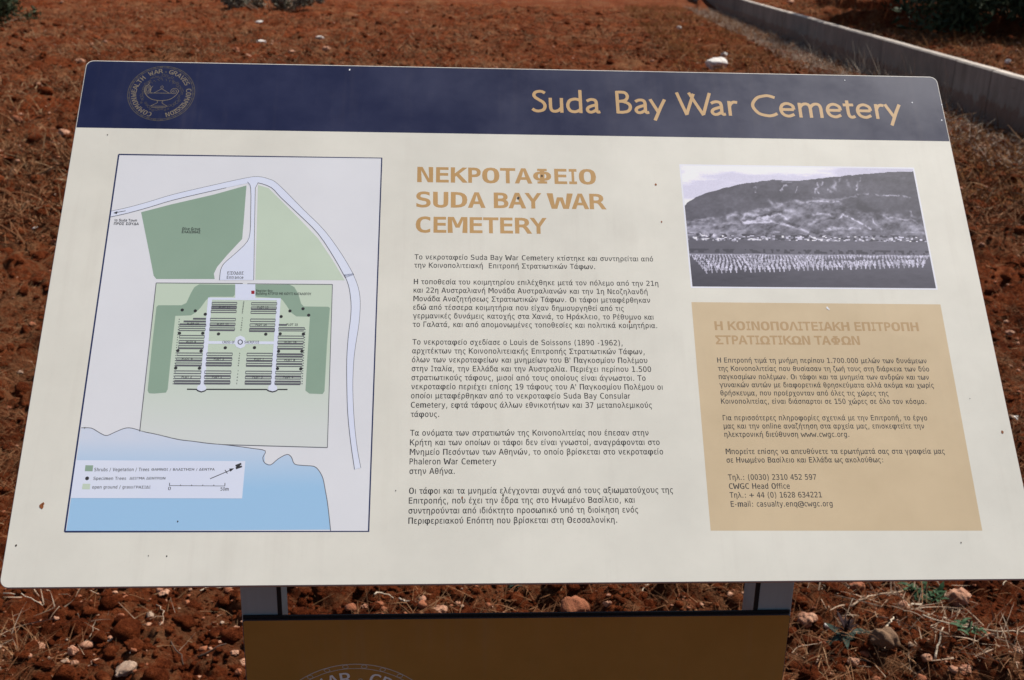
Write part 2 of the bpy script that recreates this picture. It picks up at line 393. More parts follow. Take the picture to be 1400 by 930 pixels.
# ------------------------------------------------------------------ concrete wall
def make_wall():
    V = []; F = []; tone = []
    L0, L1 = -6.0, 34.0
    cuts = [L0, -2.4, 1.15, 2.35]
    # joints placed where the photo shows them
    for px, py in ((1196, 104), (1168, 92), (1110, 68), (1066, 50), (1014, 28)):
        q = np.array(ground_at(px, py)); cuts.append(float((q-WA) @ WD))
    cuts += [cuts[-1]+k for k in (3.2, 6.4, 9.6, 12.8)]
    cuts = sorted(cuts)+[L1]
    tones = {}
    base = WA
    for k in range(len(cuts)-1):
        a, b = cuts[k]+0.009, cuts[k+1]-0.009
        if b-a < 0.05: continue
        tv = 0.84+0.3*random.random()
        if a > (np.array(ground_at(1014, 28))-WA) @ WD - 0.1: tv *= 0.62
        n = max(2, int((b-a)/0.25)+1)
        ss = np.linspace(a, b, n); k0 = len(V)
        dz = random.uniform(-0.004, 0.004)
        prof = [(0.0, -0.25), (0.0, WALL_H-0.018), (0.016, WALL_H), (WALL_T-0.016, WALL_H), (WALL_T, WALL_H-0.018), (WALL_T, -0.25)]
        for s in ss:
            for (o, z) in prof:
                jz = 0.006*(vnoise(np.array([s*3.0]), np.array([o*9.0+z]), 9)[0]-0.5)
                q = base+WD*s+WN*(o+jz); V.append((q[0], q[1], z+dz+(jz if z > 0 else 0)))
        m = len(prof)
        for i in range(n-1):
            for j in range(m-1):
                f = [k0+i*m+j, k0+(i+1)*m+j, k0+(i+1)*m+j+1, k0+i*m+j+1]; F.append(f); tone.append(tv*(2.1 if j in (1, 2, 3) else 1.0))  # top faces coloured lighter as if sunlit; the rest keeps its pour tone
        F.append([k0+j for j in range(m)]); tone.append(tv)
        F.append([k0+(n-1)*m+j for j in range(m)][::-1]); tone.append(tv)
    org = np.array([WA[0], WA[1], 0])
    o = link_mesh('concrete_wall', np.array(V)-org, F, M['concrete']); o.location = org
    at = o.data.attributes.new('pour_and_sun', 'FLOAT_COLOR', 'FACE')
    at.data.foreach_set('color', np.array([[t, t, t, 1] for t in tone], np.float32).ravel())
    props(o, 'low grey concrete wall with a pale sunlit top running across the upper right corner', 'wall')
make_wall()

# ------------------------------------------------------------------ lumps: stones, clods, pebbles
def ico(level):
    t = (1+5**0.5)/2
    v = [(-1, t, 0), (1, t, 0), (-1, -t, 0), (1, -t, 0), (0, -1, t), (0, 1, t), (0, -1, -t), (0, 1, -t), (t, 0, -1), (t, 0, 1), (-t, 0, -1), (-t, 0, 1)]
    f = [(0, 11, 5), (0, 5, 1), (0, 1, 7), (0, 7, 10), (0, 10, 11), (1, 5, 9), (5, 11, 4), (11, 10, 2), (10, 7, 6), (7, 1, 8),
         (3, 9, 4), (3, 4, 2), (3, 2, 6), (3, 6, 8), (3, 8, 9), (4, 9, 5), (2, 4, 11), (6, 2, 10), (8, 6, 7), (9, 8, 1)]
    v = [np.array(p)/np.linalg.norm(p) for p in v]
    for _ in range(level):
        c = {}; g = []
        def mid(a, b):
            k = (min(a, b), max(a, b))
            if k not in c:
                m = v[a]+v[b]; v.append(m/np.linalg.norm(m)); c[k] = len(v)-1
            return c[k]
        for a, b, d in f:
            x, y, z = mid(a, b), mid(b, d), mid(d, a); g += [(a, x, z), (b, y, x), (d, z, y), (x, y, z)]
        f = g
    return np.array(v), np.array(f)
ICO1, ICO1F = ico(1); ICO2, ICO2F = ico(2); ICO3, ICO3F = ico(3)
def lump(base, seed, rough=0.25, facets=7):
    """an angular stone: a ball cut by random planes, then roughened"""
    g = np.random.default_rng(seed); v = base.copy()
    for _ in range(facets):
        n = g.normal(size=3); n /= np.linalg.norm(n); d = g.uniform(0.55, 0.85)
        s = v @ n; over = np.maximum(0, s-d); v = v-np.outer(over*0.92, n)
    for k, a in ((2.3, rough), (5.1, rough*0.45)):
        q = v*k+g.uniform(-50, 50, 3)
        v = v*(1+a*(vnoise(q[:, 0]+q[:, 2]*0.7, q[:, 1]-q[:, 2]*0.6, 3)-0.5)[:, None])
    return v
def scatter_lumps(name, pts, sizes, mat, base, basef, flat=0.7, sink=0.3, rough=0.35, lift=None):
    proto = [lump(base, 100+i, rough, 6) for i in range(14)]
    Vs = []; Fs = []; k = 0
    zz = height(pts[:, 0], pts[:, 1])
    for i, (p, s) in enumerate(zip(pts, sizes)):
        v = proto[i % 14]; a = random.uniform(0, 6.28); c, sn = math.cos(a), math.sin(a)
        sc = np.array([s*random.uniform(0.75, 1.3), s*random.uniform(0.75, 1.2), s*flat*random.uniform(0.7, 1.25)])
        q = v*sc; q = np.c_[q[:, 0]*c-q[:, 1]*sn, q[:, 0]*sn+q[:, 1]*c, q[:, 2]]
        Vs.append(q+np.array([p[0], p[1], zz[i]+sc[2]*(1-2*sink)])); Fs.append(basef+k); k += len(v)
    o = link_mesh(name, np.vstack(Vs), np.vstack(Fs), mat, smooth=False)
    return o
def fan_points(n, r0, r1, a0=-0.70, a1=0.88, power=1.0):
    if a0 == -0.70: n = int(n*1.45)                # the wide fan: what a step to the side would show as well
    t = rng.random(n)
    r = r0*(r1/r0)**(t**power); a = rng.uniform(a0, a1, n)
    return np.c_[CAM[0]+r*np.sin(a), CAM[1]+r*np.cos(a)], r
def free_of_wall(p, m=0.25):
    b = behind(p[:, 0], p[:, 1]); return (b < -m*0.3) | (b > WALL_T+m*0.3)

p, r = fan_points(17000, 2.0, 9.0, power=1.3); k = free_of_wall(p); p = p[k]; r = r[k]
sz = 0.0038*np.exp(rng.normal(0, 0.62, len(p)))*(0.75+0.28*r)
props(scatter_lumps('soil_clods', p, np.clip(sz, 0.003, 0.05), M['clod'], ICO1, ICO1F, 0.75, 0.3, 0.4), kind='stuff')
for nm, cnt, mt in (('gravel', 2300, 'stone_orange'), ('pink_gravel', 1500, 'stone_pink'), ('pale_gravel', 420, 'stone_grey')):
    p, r = fan_points(cnt, 2.0, 12.0, power=1.2); k = free_of_wall(p); p = p[k]; r = r[k]
    sz = 0.0024*np.exp(rng.normal(0, 0.62, len(p)))*(0.8+0.3*r)
    props(scatter_lumps(nm, p, np.clip(sz, 0.0015, 0.016), M[mt], ICO1, ICO1F, 0.65, 0.2, 0.6), kind='stuff')
p, r = fan_points(9000, 7.0, 36.0, power=0.8); k = free_of_wall(p); p = p[k]
props(scatter_lumps('field_clods', p, np.clip(0.022*np.exp(rng.normal(0, 0.5, len(p))), 0.008, 0.08), M['clod'], ICO1, ICO1F, 0.7, 0.3, 0.4), kind='stuff')
p, r = fan_points(1500, 8.0, 34.0, power=0.8); k = free_of_wall(p); p = p[k]
props(scatter_lumps('field_gravel', p, np.clip(0.014*np.exp(rng.normal(0, 0.45, len(p))), 0.006, 0.04), M['stone_pink'], ICO1, ICO1F, 0.7, 0.25, 0.3), kind='stuff')
_s = rng.uniform(-4, 24, 2600); _o = -0.05-0.75*rng.random(2600)**1.4
p = WA[None]+WD[None]*_s[:, None]+WN[None]*_o[:, None]
props(scatter_lumps('wall_foot_rubble', p, np.clip(0.014*np.exp(rng.normal(0, 0.5, len(p))), 0.006, 0.04), M['stone_grey'], ICO1, ICO1F, 0.6, 0.3, 0.3), kind='stuff')

# stones one can point at: (px, py, width in photo px, flatness, material, tilt, label)
STONES = [
 (785, 829, 38, 0.95, 'stone_orange', 'large smooth orange stone lying on the soil between the two posts', 1.25),
 (979, 94, 27, 0.72, 'stone_white', 'large white boulder just above the dark blue header of the board', 1.0),
 (990, 75, 9, 0.9, 'stone_white', 'small round white stone just behind the large white boulder', 1.0),
 (1000, 82, 8, 0.8, 'stone_pink', 'small pinkish stone at the right shoulder of the large white boulder', 1.0),
 (357, 60, 13, 0.5, 'stone_white', 'flat bright white stone on the soil above the left half of the header', 1.0),
 (354, 32, 9, 0.4, 'stone_white', 'thin white stone below the grey scrub bush at the top', 1.0),
 (380, 59, 8, 0.6, 'stone_pink', 'pale pink stone next to the flat bright white one', 1.0),
 (437, 53, 10, 0.6, 'stone_white', 'whitish stone on the soil, right of the other white ones below the bush', 1.0),
 (928, 40, 6, 0.9, 'stone_white', 'small round white pebble on golden soil near the wall foot', 1.0),
 (446, 72, 9, 0.8, 'stone_pink', 'pink stone just above the header edge below the whitish stone', 1.0),
 (322, 76, 11, 0.6, 'stone_orange', 'orange stone half hidden behind the board top, left of two pink ones', 1.0),
 (339, 78, 8, 0.6, 'stone_pink', 'small pink stone touching the board top beside the orange one', 1.0),
 (399, 73, 9, 0.6, 'stone_pink', 'flat pink stone just above the board top near the middle left', 1.0),
 (198, 68, 7, 0.6, 'stone_pink', 'pale pink flake of stone in the upper left soil', 1.0),
 (110, 88, 12, 0.7, 'stone_pink', 'pink stone beside the upper left corner of the board', 1.0),
 (86, 188, 15, 0.6, 'stone_pink', 'long pink stone on the soil left of the header band', 0.6),
 (25, 174, 12, 0.7, 'stone_orange', 'orange lump of stone near the left edge beside the header band', 0.8),
 (50, 317, 8, 0.4, 'stone_white', 'small white chip of stone on the soil left of the map', 0.4),
 (73, 321, 9, 0.7, 'stone_orange', 'round orange stone close to the left edge of the board', 1.0),
 (76, 222, 10, 0.6, 'stone_orange', 'small orange stone below the long pink one left of the board', 1.0),
 (1388, 572, 9, 0.8, 'stone_white', 'white chip of stone beside the right edge of the board', 1.0),
 (1381, 456, 11, 0.7, 'stone_pink', 'pinkish stone in the dry grass right of the tan text box', 1.0),
 (1345, 201, 9, 0.6, 'stone_pink', 'small pink stone in the grass below the wall foot', 1.0),
 (53, 895, 16, 0.8, 'stone_pink', 'pointed pale tan stone at the lower left of the picture', 1.3),
 (102, 894, 15, 0.7, 'stone_pink', 'pale flaky stone right of the pointed tan stone', 0.7),
 (170, 913, 26, 0.45, 'stone_grey', 'large pale broken stone near the bottom edge left of the lower panel', 0.6),
 (90, 911, 9, 0.7, 'stone_grey', 'small bluish white stone near the bottom left', 0.9),
 (103, 912, 9, 0.8, 'stone_pink', 'small tan stone right beside the bluish white one', 1.2),
 (127, 919, 12, 0.7, 'stone_grey', 'purplish grey stone left of the large broken stone', 1.0),
 (322, 858, 11, 0.85, 'stone_pink', 'round pinkish stone touching the left edge of the lower panel', 1.0),
 (326, 917, 9, 0.9, 'stone_orange', 'tan orange stone at the bottom beside the lower panel', 1.2),
 (322, 902, 10, 0.5, 'stone_pink', 'flat pink stone beside the lower panel, above the tan orange one', 0.5),
 (166, 848, 11, 0.8, 'stone_orange', 'round brown orange stone on dark soil left of the left post', 1.0),
 (225, 812, 13, 0.5, 'stone_pink', 'flat pinkish stone just below the board left of the left post', 0.4),
 (268, 931, 22, 0.5, 'stone_pink', 'flat pale stone cut by the bottom edge of the picture', 0.4),
 (1106, 837, 24, 0.65, 'stone_pink', 'oblong pinkish white stone just right of the right post', 0.5),
 (1133, 841, 9, 0.9, 'stone_white', 'small white pebble between the oblong stone and the green weed', 1.0),
 (1156, 843, 8, 0.9, 'stone_pink', 'small pale orange pebble right of the white pebble', 1.0),
 (1309, 824, 25, 0.85, 'stone_pink', 'rough pinkish stone right beside the green leafy weed', 1.1),
 (1208, 874, 32, 0.8, 'stone_brown', 'angular brown grey stone between the two weeds', 0.9),
 (1171, 810, 22, 0.7, 'stone_orange', 'rounded soil coloured stone just below the board right of the right post', 0.9),
 (1322, 906, 14, 0.6, 'stone_pink', 'flat tan stone beside the small sprawling weed', 0.5),
 (1167, 912, 15, 0.8, 'stone_pink', 'pale crumbly stone below the withered rosette weed', 1.0),
 (1112, 907, 13, 0.8, 'stone_grey', 'greyish stone at the bottom left of the withered weed', 0.9),
 (1084, 897, 14, 0.6, 'stone_pink', 'pale stone touching the right edge of the lower panel', 0.6),
 (830, 825, 9, 1.0, 'stone_pink', 'small upright pink pebble right of the large orange stone', 1.2),
 (524, 838, 9, 0.7, 'stone_orange', 'small orange stone just above the lower panel', 0.8),
 (602, 841, 18, 0.4, 'stone_pink', 'flat pale stone lying along the top of the lower panel', 0.3),
 (498, 816, 8, 0.7, 'stone_pink', 'small pale pebble just below the board right of the left post', 1.0),
 (1378, 81, 7, 0.8, 'stone_white', 'small white stone on the red soil behind the wall', 1.0),
 (1339, 65, 6, 0.7, 'stone_white', 'tiny pale stone behind the wall under the trees', 1.0),
 (1081, 6, 9, 0.5, 'stone_pink', 'pale stone behind the wall near the slender young tree', 1.0),
 (1276, 50, 9, 0.7, 'stone_grey', 'grey stone under the dark terrace bank behind the wall', 1.0),
]
for i, (px, py, wd, fl, mt, lab, up) in enumerate(STONES):
    zb = TERR if behind(*ground_at(px, py)) > 0.3 else 0.0
    x, y = ground_at(px, py, zb); z = hz(x, y); x, y = ground_at(px, py+wd*0.1, z); z = hz(x, y)
    d = math.dist((x, y, z), CAM); s = 0.5*wd*d/FPX
    soft = mt == 'stone_white' or i == 0; v = lump(ICO3, 500+i*3, 0.22 if soft else 0.5, 7 if soft else 8)
    v = v*np.array([s*1.12, s*(0.75+0.2*random.random()), s*fl*1.05])
    a = random.uniform(-0.35, 0.35); tl = random.uniform(-0.25, 0.25)
    R = np.array(Matrix.Rotation(a, 3, 'Z') @ Matrix.Rotation(tl, 3, 'Y'))
    if i == 0: R = np.array(Matrix.Rotation(0.5, 3, 'Y') @ Matrix.Rotation(-0.3, 3, 'X'))
    v = v @ R.T
    v[:, 2] -= v[:, 2].min()*(0.95 if i == 0 else 0.75)
    o = link_mesh('stone', v, ICO3F, M[mt], smooth=soft); o.location = (x, y, z)
    props(o, lab, 'stone', 'stones lying on the red soil')

# ------------------------------------------------------------------ dry grass, straw and twigs
def ribbons(name, base, length, width, lean, az, curl, mat, segs=3):
    """bent flat blades: base (n,3)"""
    n = len(base); V = np.zeros((n, (segs+1)*2, 3)); t = np.linspace(0, 1, segs+1)
    hd = np.c_[np.cos(az), np.sin(az)]; sd = np.c_[-np.sin(az), np.cos(az)]
    tw = rng.uniform(0, math.pi, n)
    ang = lean[:, None]+curl[:, None]*t[None, :]              # angle from the vertical
    dx = np.cumsum(np.c_[np.zeros(n), np.sin(ang[:, :-1])*(length/segs)[:, None]], 1)
    dz = np.cumsum(np.c_[np.zeros(n), np.cos(ang[:, :-1])*(length/segs)[:, None]], 1)
    for k in range(segs+1):
        c = np.c_[base[:, 0]+hd[:, 0]*dx[:, k], base[:, 1]+hd[:, 1]*dx[:, k], base[:, 2]+np.maximum(dz[:, k], -0.004)]
        wv = (width*(1-0.75*t[k]))[:, None]*0.5
        side = np.c_[sd*np.cos(tw)[:, None], np.sin(tw)]
        V[:, 2*k] = c-side*wv; V[:, 2*k+1] = c+side*wv
    idx = np.arange(n)[:, None]*((segs+1)*2)
    F = np.concatenate([np.stack([idx+2*k, idx+2*k+1, idx+2*k+3, idx+2*k+2], -1).reshape(-1, 4) for k in range(segs)])
    return link_mesh(name, V.reshape(-1, 3), F, mat)
def grass(name, pts, r, l0, w0, mat, lean=(0.7, 1.5), curl=(-0.3, 0.8)):
    n = len(pts); z = height(pts[:, 0], pts[:, 1])
    L = l0*np.exp(rng.normal(0, 0.45, n)); W = np.maximum(w0*rng.uniform(0.6, 1.4, n), 0.0)
    o = ribbons(name, np.c_[pts, z+0.002], L, W, rng.uniform(*lean, n), rng.uniform(0, 2*math.pi, n), rng.uniform(*curl, n), mat)
    return props(o, kind='stuff')
def thin(p, r, scale, thr, seed):
    m = fbm(p[:, 0]*scale, p[:, 1]*scale, 3, seed)+rng.normal(0, 0.06, len(p)) > thr
    m &= free_of_wall(p, 0.1)
    return p[m], r[m]
p, r = fan_points(42000, 2.0, 7.5, power=0.9); p, r = thin(p, r, 1.4, 0.50, 91)
grass('matted_dry_grass', p, r, 0.055, 0.0024, M['straw_dull'])
p, r = fan_points(19000, 2.3, 10.0, power=0.8); p, r = thin(p, r, 1.2, 0.50, 95)
grass('loose_straw', p, r, 0.055, 0.0022, M['straw'], (1.0, 1.6))
p, r = fan_points(90000, 6.0, 34.0, power=0.8); p, r = thin(p, r, 0.7, 0.44, 97)
grass('field_dry_grass', p, r, 0.10, 0.009, M['straw_dull'], (0.5, 1.5))
p, r = fan_points(56000, 7.0, 34.0, power=0.7); p, r = thin(p, r, 0.6, 0.47, 99)
grass('field_tan_grass', p, r, 0.11, 0.011, M['straw'], (0.5, 1.5))
for nm, cnt, a0, a1, mt, L, W in (('matted_grass_beside_board', 46000, 0.22, 0.56, 'straw_dull', 0.042, 0.0021), ('straw_beside_board', 9000, 0.22, 0.56, 'straw', 0.040, 0.0019),
                                ('matted_grass_left_of_board', 22000, -0.46, -0.24, 'straw_dull', 0.042, 0.0021), ('straw_left_of_board', 4200, -0.46, -0.24, 'straw', 0.040, 0.0019)):
    p, r = fan_points(cnt, 3.1, 11.0, a0, a1, 0.9); p, r = thin(p, r, 1.1, 0.42 if a0 > 0 else 0.46, 121)
    grass(nm, p, r, L, W*1.1, M[mt], (0.8, 1.55))
# golden grass beside and behind the wall
def along_wall(n, s0, s1, o0, o1):
    s = rng.uniform(s0, s1, n); o = o0+(o1-o0)*rng.random(n)
    return WA[None]+WD[None]*s[:, None]+WN[None]*o[:, None]
p = along_wall(26000, -4, 26, -3.0, -0.25); p, _ = thin(p, p[:, 0], 1.1, 0.42, 101)
grass('golden_grass', p, None, 0.11, 0.008, M['straw_gold'], (0.3, 1.4))
p = along_wall(11000, -5, 26, WALL_T+0.05, 3.0); p, _ = thin(p, p[:, 0], 1.1, 0.42, 103)
grass('golden_grass_behind_wall', p, None, 0.11, 0.008, M['straw_gold'], (0.3, 1.4))
p = along_wall(18000, -4, 26, -1.0, -0.03); p, _ = thin(p, p[:, 0], 1.8, 0.30, 105)
grass('bleached_grass', p, None, 0.09, 0.007, M['straw_pale'], (0.5, 1.5), (0.0, 1.0))
p = along_wall(1600, 2.0, 9.5, -0.28, -0.03); p, _ = thin(p, p[:, 0], 2.4, 0.5, 107)
grass('bleached_grass_tufts', p, None, 0.24, 0.006, M['straw_pale'], (0.0, 0.7), (0.0, 0.9))

def tube(path, rad, n=5):
    P = np.array(path, float); rad = np.broadcast_to(np.asarray(rad, float), (len(P),))
    d = np.gradient(P, axis=0); V = []; F = []
    for i, (p, t) in enumerate(zip(P, d)):
        t = t/(np.linalg.norm(t)+1e-9); a = np.cross(t, (0.13, 0.31, 0.94)); a /= np.linalg.norm(a)+1e-9; b = np.cross(t, a)
        for k in range(n): V.append(p+rad[i]*(a*math.cos(2*math.pi*k/n)+b*math.sin(2*math.pi*k/n)))
    for i in range(len(P)-1):
        for k in range(n): F.append([i*n+k, i*n+(k+1) % n, (i+1)*n+(k+1) % n, (i+1)*n+k])
    F.append(list(range(n))[::-1]); F.append([(len(P)-1)*n+k for k in range(n)])
    return V, F
TWIGS = [  # photo pixels of the two ends, bow, thickness in mm, material, label
 ((1160, 851), (1222, 820), 5, 6.5, 'twig', 'thick tan dry stalk slanting up left of the green weed'),
 ((1250, 872), (1395, 888), -10, 4.0, 'twig_pale', 'long pale curved twig crossing the soil at the lower right'),
 ((1264, 888), (1302, 866), 3, 2.6, 'twig', 'short thin twig slanting below the long pale curved twig'),
 ((1206, 894), (1216, 880), 0, 7.0, 'twig_pale', 'short bleached stub of stalk below the angular brown stone'),
 ((1272, 929), (1281, 908), 1, 6.0, 'twig_pale', 'bleached pod like stalk standing at the bottom right edge'),
 ((1230, 862), (1256, 850), 2, 8.0, 'twig_pale', 'broad bleached flake of stalk right of the angular brown stone'),
 ((1263, 869), (1292, 863), 2, 7.0, 'twig_pale', 'flat bleached leaf stalk lying just above the long curved twig'),
 ((1076, 923), (1122, 900), 4, 2.4, 'twig', 'thin arched twig beside the lower right corner of the lower panel'),
 ((1178, 876), (1212, 892), -3, 3.5, 'twig', 'brown stalk running down from the angular stone to the bleached stub'),
 ((1340, 905), (1375, 893), 4, 2.0, 'twig_dark', 'thin dark curved twig at the far lower right'),
 ((272, 917), (312, 910), 2, 6.0, 'twig_dark', 'dark forked twig near the lower left corner of the lower panel'),
 ((235, 898), (252, 926), 2, 4.5, 'twig_dark', 'dark stick pointing down to the bottom edge left of the lower panel'),
 ((150, 900), (176, 889), 2, 4.0, 'twig_pale', 'pale straw slanting above the large broken stone'),
 ((182, 926), (201, 901), 1, 3.6, 'twig_pale', 'pale straight straw rising right of the large broken stone'),
 ((216, 832), (224, 890), 4, 3.0, 'twig', 'long thin upright stem left of the left post'),
 ((126, 890), (133, 862), 2, 2.4, 'twig', 'thin upright stem above the flaky stone at lower left'),
 ((36, 919), (40, 898), 1, 3.0, 'twig_pale', 'short pale stem below the pointed tan stone'),
 ((8, 822), (60, 842), 3, 3.0, 'twig_pale', 'long pale straw under the lower left corner of the board'),
 ((275, 818), (318, 802), 5, 3.6, 'twig_pale', 'pale arched twig just below the board beside the left post'),
 ((545, 826), (568, 842), -2, 5.0, 'twig_pale', 'pale stalk leaning between the posts above the lower panel'),
 ((512, 823), (538, 822), 4, 4.5, 'twig_pale', 'pale arched stalk left of the leaning one between the posts'),
 ((470, 811), (492, 801), 2, 4.0, 'twig_pale', 'pale straw touching the board edge right of the left post'),
 ((876, 842), (884, 826), 1, 3.0, 'twig_pale', 'short pale straw above the middle right of the lower panel'),
 ((958, 812), (982, 822), 2, 4.0, 'twig_pale', 'pale straw lying left of the right post'),
 ((1368, 815), (1398, 800), 4, 2.6, 'twig_pale', 'pale forked twig below the lower right corner of the board'),
]
for i, (a, b, bow, th, mt, lab) in enumerate(TWIGS):
    A = np.array([*ground_at(*a), 0]); B = np.array([*ground_at(*b), 0]); pts = []
    side = np.cross(B-A, (0, 0, 1)); side /= np.linalg.norm(side); n = 9
    L = np.linalg.norm(B-A); d = np.linalg.norm(A-CAM)
    if L > 0.16: B = A+(B-A)*1.0
    for k in range(n):
        t = k/(n-1); q = A+(B-A)*t+side*(-bow*d/FPX*math.sin(math.pi*t))*1.3+side*0.004*random.uniform(-1, 1)
        q[2] = hz(q[0], q[1]); pts.append(q)
    pts = np.array(pts); zs = pts[:, 2].copy()
    zl = np.linspace(zs[:3].max(), zs[-3:].max(), n); pts[:, 2] = np.maximum(zl, zs*0.7+zl*0.3)+th*0.0005
    org = pts[0].copy()
    V, F = tube(pts-org, np.linspace(th, th*0.55, n)*0.0005, 6)
    if L > 0.12 and i % 2 == 0:                     # a side shoot
        p0 = pts[5]-org; q = p0+(pts[7]-pts[5])*0.9+side*0.03*random.choice((-1, 1))+np.array([0, 0, 0.012])
        v2, f2 = tube([p0, (p0+q)/2+np.array([0, 0, 0.004]), q], np.array([0.5, 0.4, 0.25])*th*0.001*0.6, 5)
        k = len(V); V = list(V)+list(v2); F = F+[[j+k for j in f] for f in f2]
    o = link_mesh('twig', V, F, M[mt], smooth=True); o.location = org
    props(o, lab, 'twig', 'dry twigs and stalks on the soil')

# fine brown litter around the weeds
def litter(name, px, py, spread, n, l0, w0, mat):
    x, y = ground_at(px, py); p = np.c_[x+rng.normal(0, spread, n), y+rng.normal(0, spread*1.2, n)]
    grass(name, p, None, l0, w0, mat, (1.0, 1.6), (-0.4, 0.5))
litter('stalk_litter', 1225, 850, 0.12, 200, 0.06, 0.0034, M['twig'])
litter('stalk_litter', 1330, 880, 0.11, 190, 0.06, 0.0026, M['twig'])
litter('stalk_litter', 1110, 915, 0.08, 90, 0.045, 0.0022, M['straw'])
litter('stalk_litter', 40, 835, 0.10, 90, 0.055, 0.0026, M['twig'])
litter('stalk_litter', 150, 890, 0.13, 40, 0.035, 0.002, M['twig'])

# ------------------------------------------------------------------ small weeds
def leaf_mesh(V, F, base, az, el, L, W, droop, lobes=0):
    n = 6; k0 = len(V); d = np.array([math.cos(az), math.sin(az), 0]); s = np.array([-math.sin(az), math.cos(az), 0]); p = np.array(base, float); e = el
    for i in range(n+1):
        t = i/n; wv = W*math.sin(math.pi*(0.08+0.9*t)**0.8)*(1-0.25*lobes*(i % 2))
        V.append(p-s*wv/2+np.array([0, 0, 0.12*wv])); V.append(p.copy()); V.append(p+s*wv/2+np.array([0, 0, 0.12*wv]))
        p = p+(d*math.cos(e)+np.array([0, 0, math.sin(e)]))*L/n; e -= droop/n
    for i in range(n):
        a = k0+3*i; F.append([a, a+1, a+4, a+3]); F.append([a+1, a+2, a+5, a+4])
def weed(px, py, name, label, n, L, W, mat, el=(0.2, 1.2), lobes=1, spread=0.03, extra=None):
    x, y = ground_at(px, py); z = max(hz(x+a_, y+b_) for a_ in (-.02, 0, .02) for b_ in (-.03, 0, .03)); V = []; F = []
    for i in range(n):
        az = random.uniform(0, 6.28); rr = spread*random.random()**0.5; a2 = random.uniform(0, 6.28)
        leaf_mesh(V, F, (rr*math.cos(a2), rr*math.sin(a2), 0.0), az, random.uniform(*el), L*random.uniform(0.6, 1.2), W*random.uniform(0.7, 1.2), random.uniform(0.4, 1.6), lobes)
    root = empty('weed', (x, y, z)); props(root, label, 'weed', 'small weeds on the red soil')
    link_mesh('foliage', V, F, M[mat], root, smooth=True)
    if extra:
        V = []; F = []
        for i in range(extra[0]):
            leaf_mesh(V, F, (0, 0, 0.01), random.uniform(0, 6.28), random.uniform(0.4, 1.3), extra[1]*random.uniform(0.6, 1.2), extra[2], random.uniform(0, 1), 0)
        link_mesh(extra[4], V, F, M[extra[3]], root, smooth=True)
    V, F = tube([(0, 0, -0.02), (0.002, 0, 0.01), (0.003, 0.002, 0.03)], [0.004, 0.003, 0.001], 6)
    link_mesh('stem', V, F, M['twig_dark'], root)
weed(1262, 822, 'weed', 'bright green leafy weed growing just below the board at the right', 44, 0.042, 0.016, 'leaf_green', spread=0.045)
weed(1152, 888, 'weed', 'dark withered rosette weed with broad leaves beside the lower panel', 8, 0.075, 0.026, 'leaf_dark', (-0.05, 0.3), 0, 0.02, (26, 0.045, 0.007, 'leaf_purple', 'withered_heart'))
weed(1316, 900, 'weed', 'small sprawling green weed near the bottom right corner', 22, 0.035, 0.009, 'leaf_green', (0.1, 0.8), 1, 0.03)
weed(703, 806, 'weed', 'tiny dark green weed peeping out below the middle of the board', 16, 0.03, 0.013, 'leaf_dark', (0.2, 1.1), 1, 0.02)

# ------------------------------------------------------------------ bushes and trees
def leaf_cloud(centres, radii, n, size, squash=0.8):
    V = np.zeros((n, 4, 3)); cs = np.asarray(centres); k = rng.integers(0, len(cs), n)
    d = rng.normal(size=(n, 3)); d /= np.linalg.norm(d, axis=1, keepdims=True)
    rad = np.asarray(radii)[k]*rng.random(n)**0.45
    c = cs[k]+d*rad[:, None]*np.array([1, 1, squash])
    a = rng.normal(size=(n, 3)); a /= np.linalg.norm(a, axis=1, keepdims=True); b = np.cross(a, rng.normal(size=(n, 3))); b /= np.linalg.norm(b, axis=1, keepdims=True)
    L = size*rng.uniform(0.6, 1.4, n)[:, None]; W = L*0.32
    V[:, 0] = c-a*L; V[:, 1] = c+b*W; V[:, 2] = c+a*L; V[:, 3] = c-b*W
    return V.reshape(-1, 3), np.arange(n*4).reshape(-1, 4)
def bush(px, py, W, H, n, label, mat='bush_leaf', leaf=0.05, seed=1):
    x, y = ground_at(px, py); z = hz(x, y); g = random.Random(seed)
    root = empty('scrub_bush', (x, y, z)); props(root, label, 'bush', 'scrub bushes at the far side of the field')
    cs = [(g.uniform(-W/2, W/2), g.uniform(-W/4, W/4), g.uniform(0.1, 0.75)*H) for _ in range(26)]
    V, F = leaf_cloud(cs, [g.uniform(0.14, 0.3)*H for _ in cs], n, leaf, 0.9); V[:, 2] = np.maximum(V[:, 2], 0.01)
    link_mesh('foliage', V, F, M[mat], root)
    V = []; F = []
    for c in cs:
        v, f = tube([(c[0]*0.3, c[1]*0.3, -0.05), (c[0]*0.7, c[1]*0.7, c[2]*0.5), c], [0.014, 0.01, 0.004], 5); k = len(V); V += list(v); F += [[j+k for j in q] for q in f]
    link_mesh('stems', V, F, M['twig'], root)
bush(372, 15, 2.6, 0.9, 6200, 'grey green scrub bush at the top edge above the left half of the header', seed=4)
bush(-30, 34, 1.7, 0.9, 4200, 'dark scrub bush cut by the upper left corner of the picture', 'olive_leaf', 0.05, seed=9)

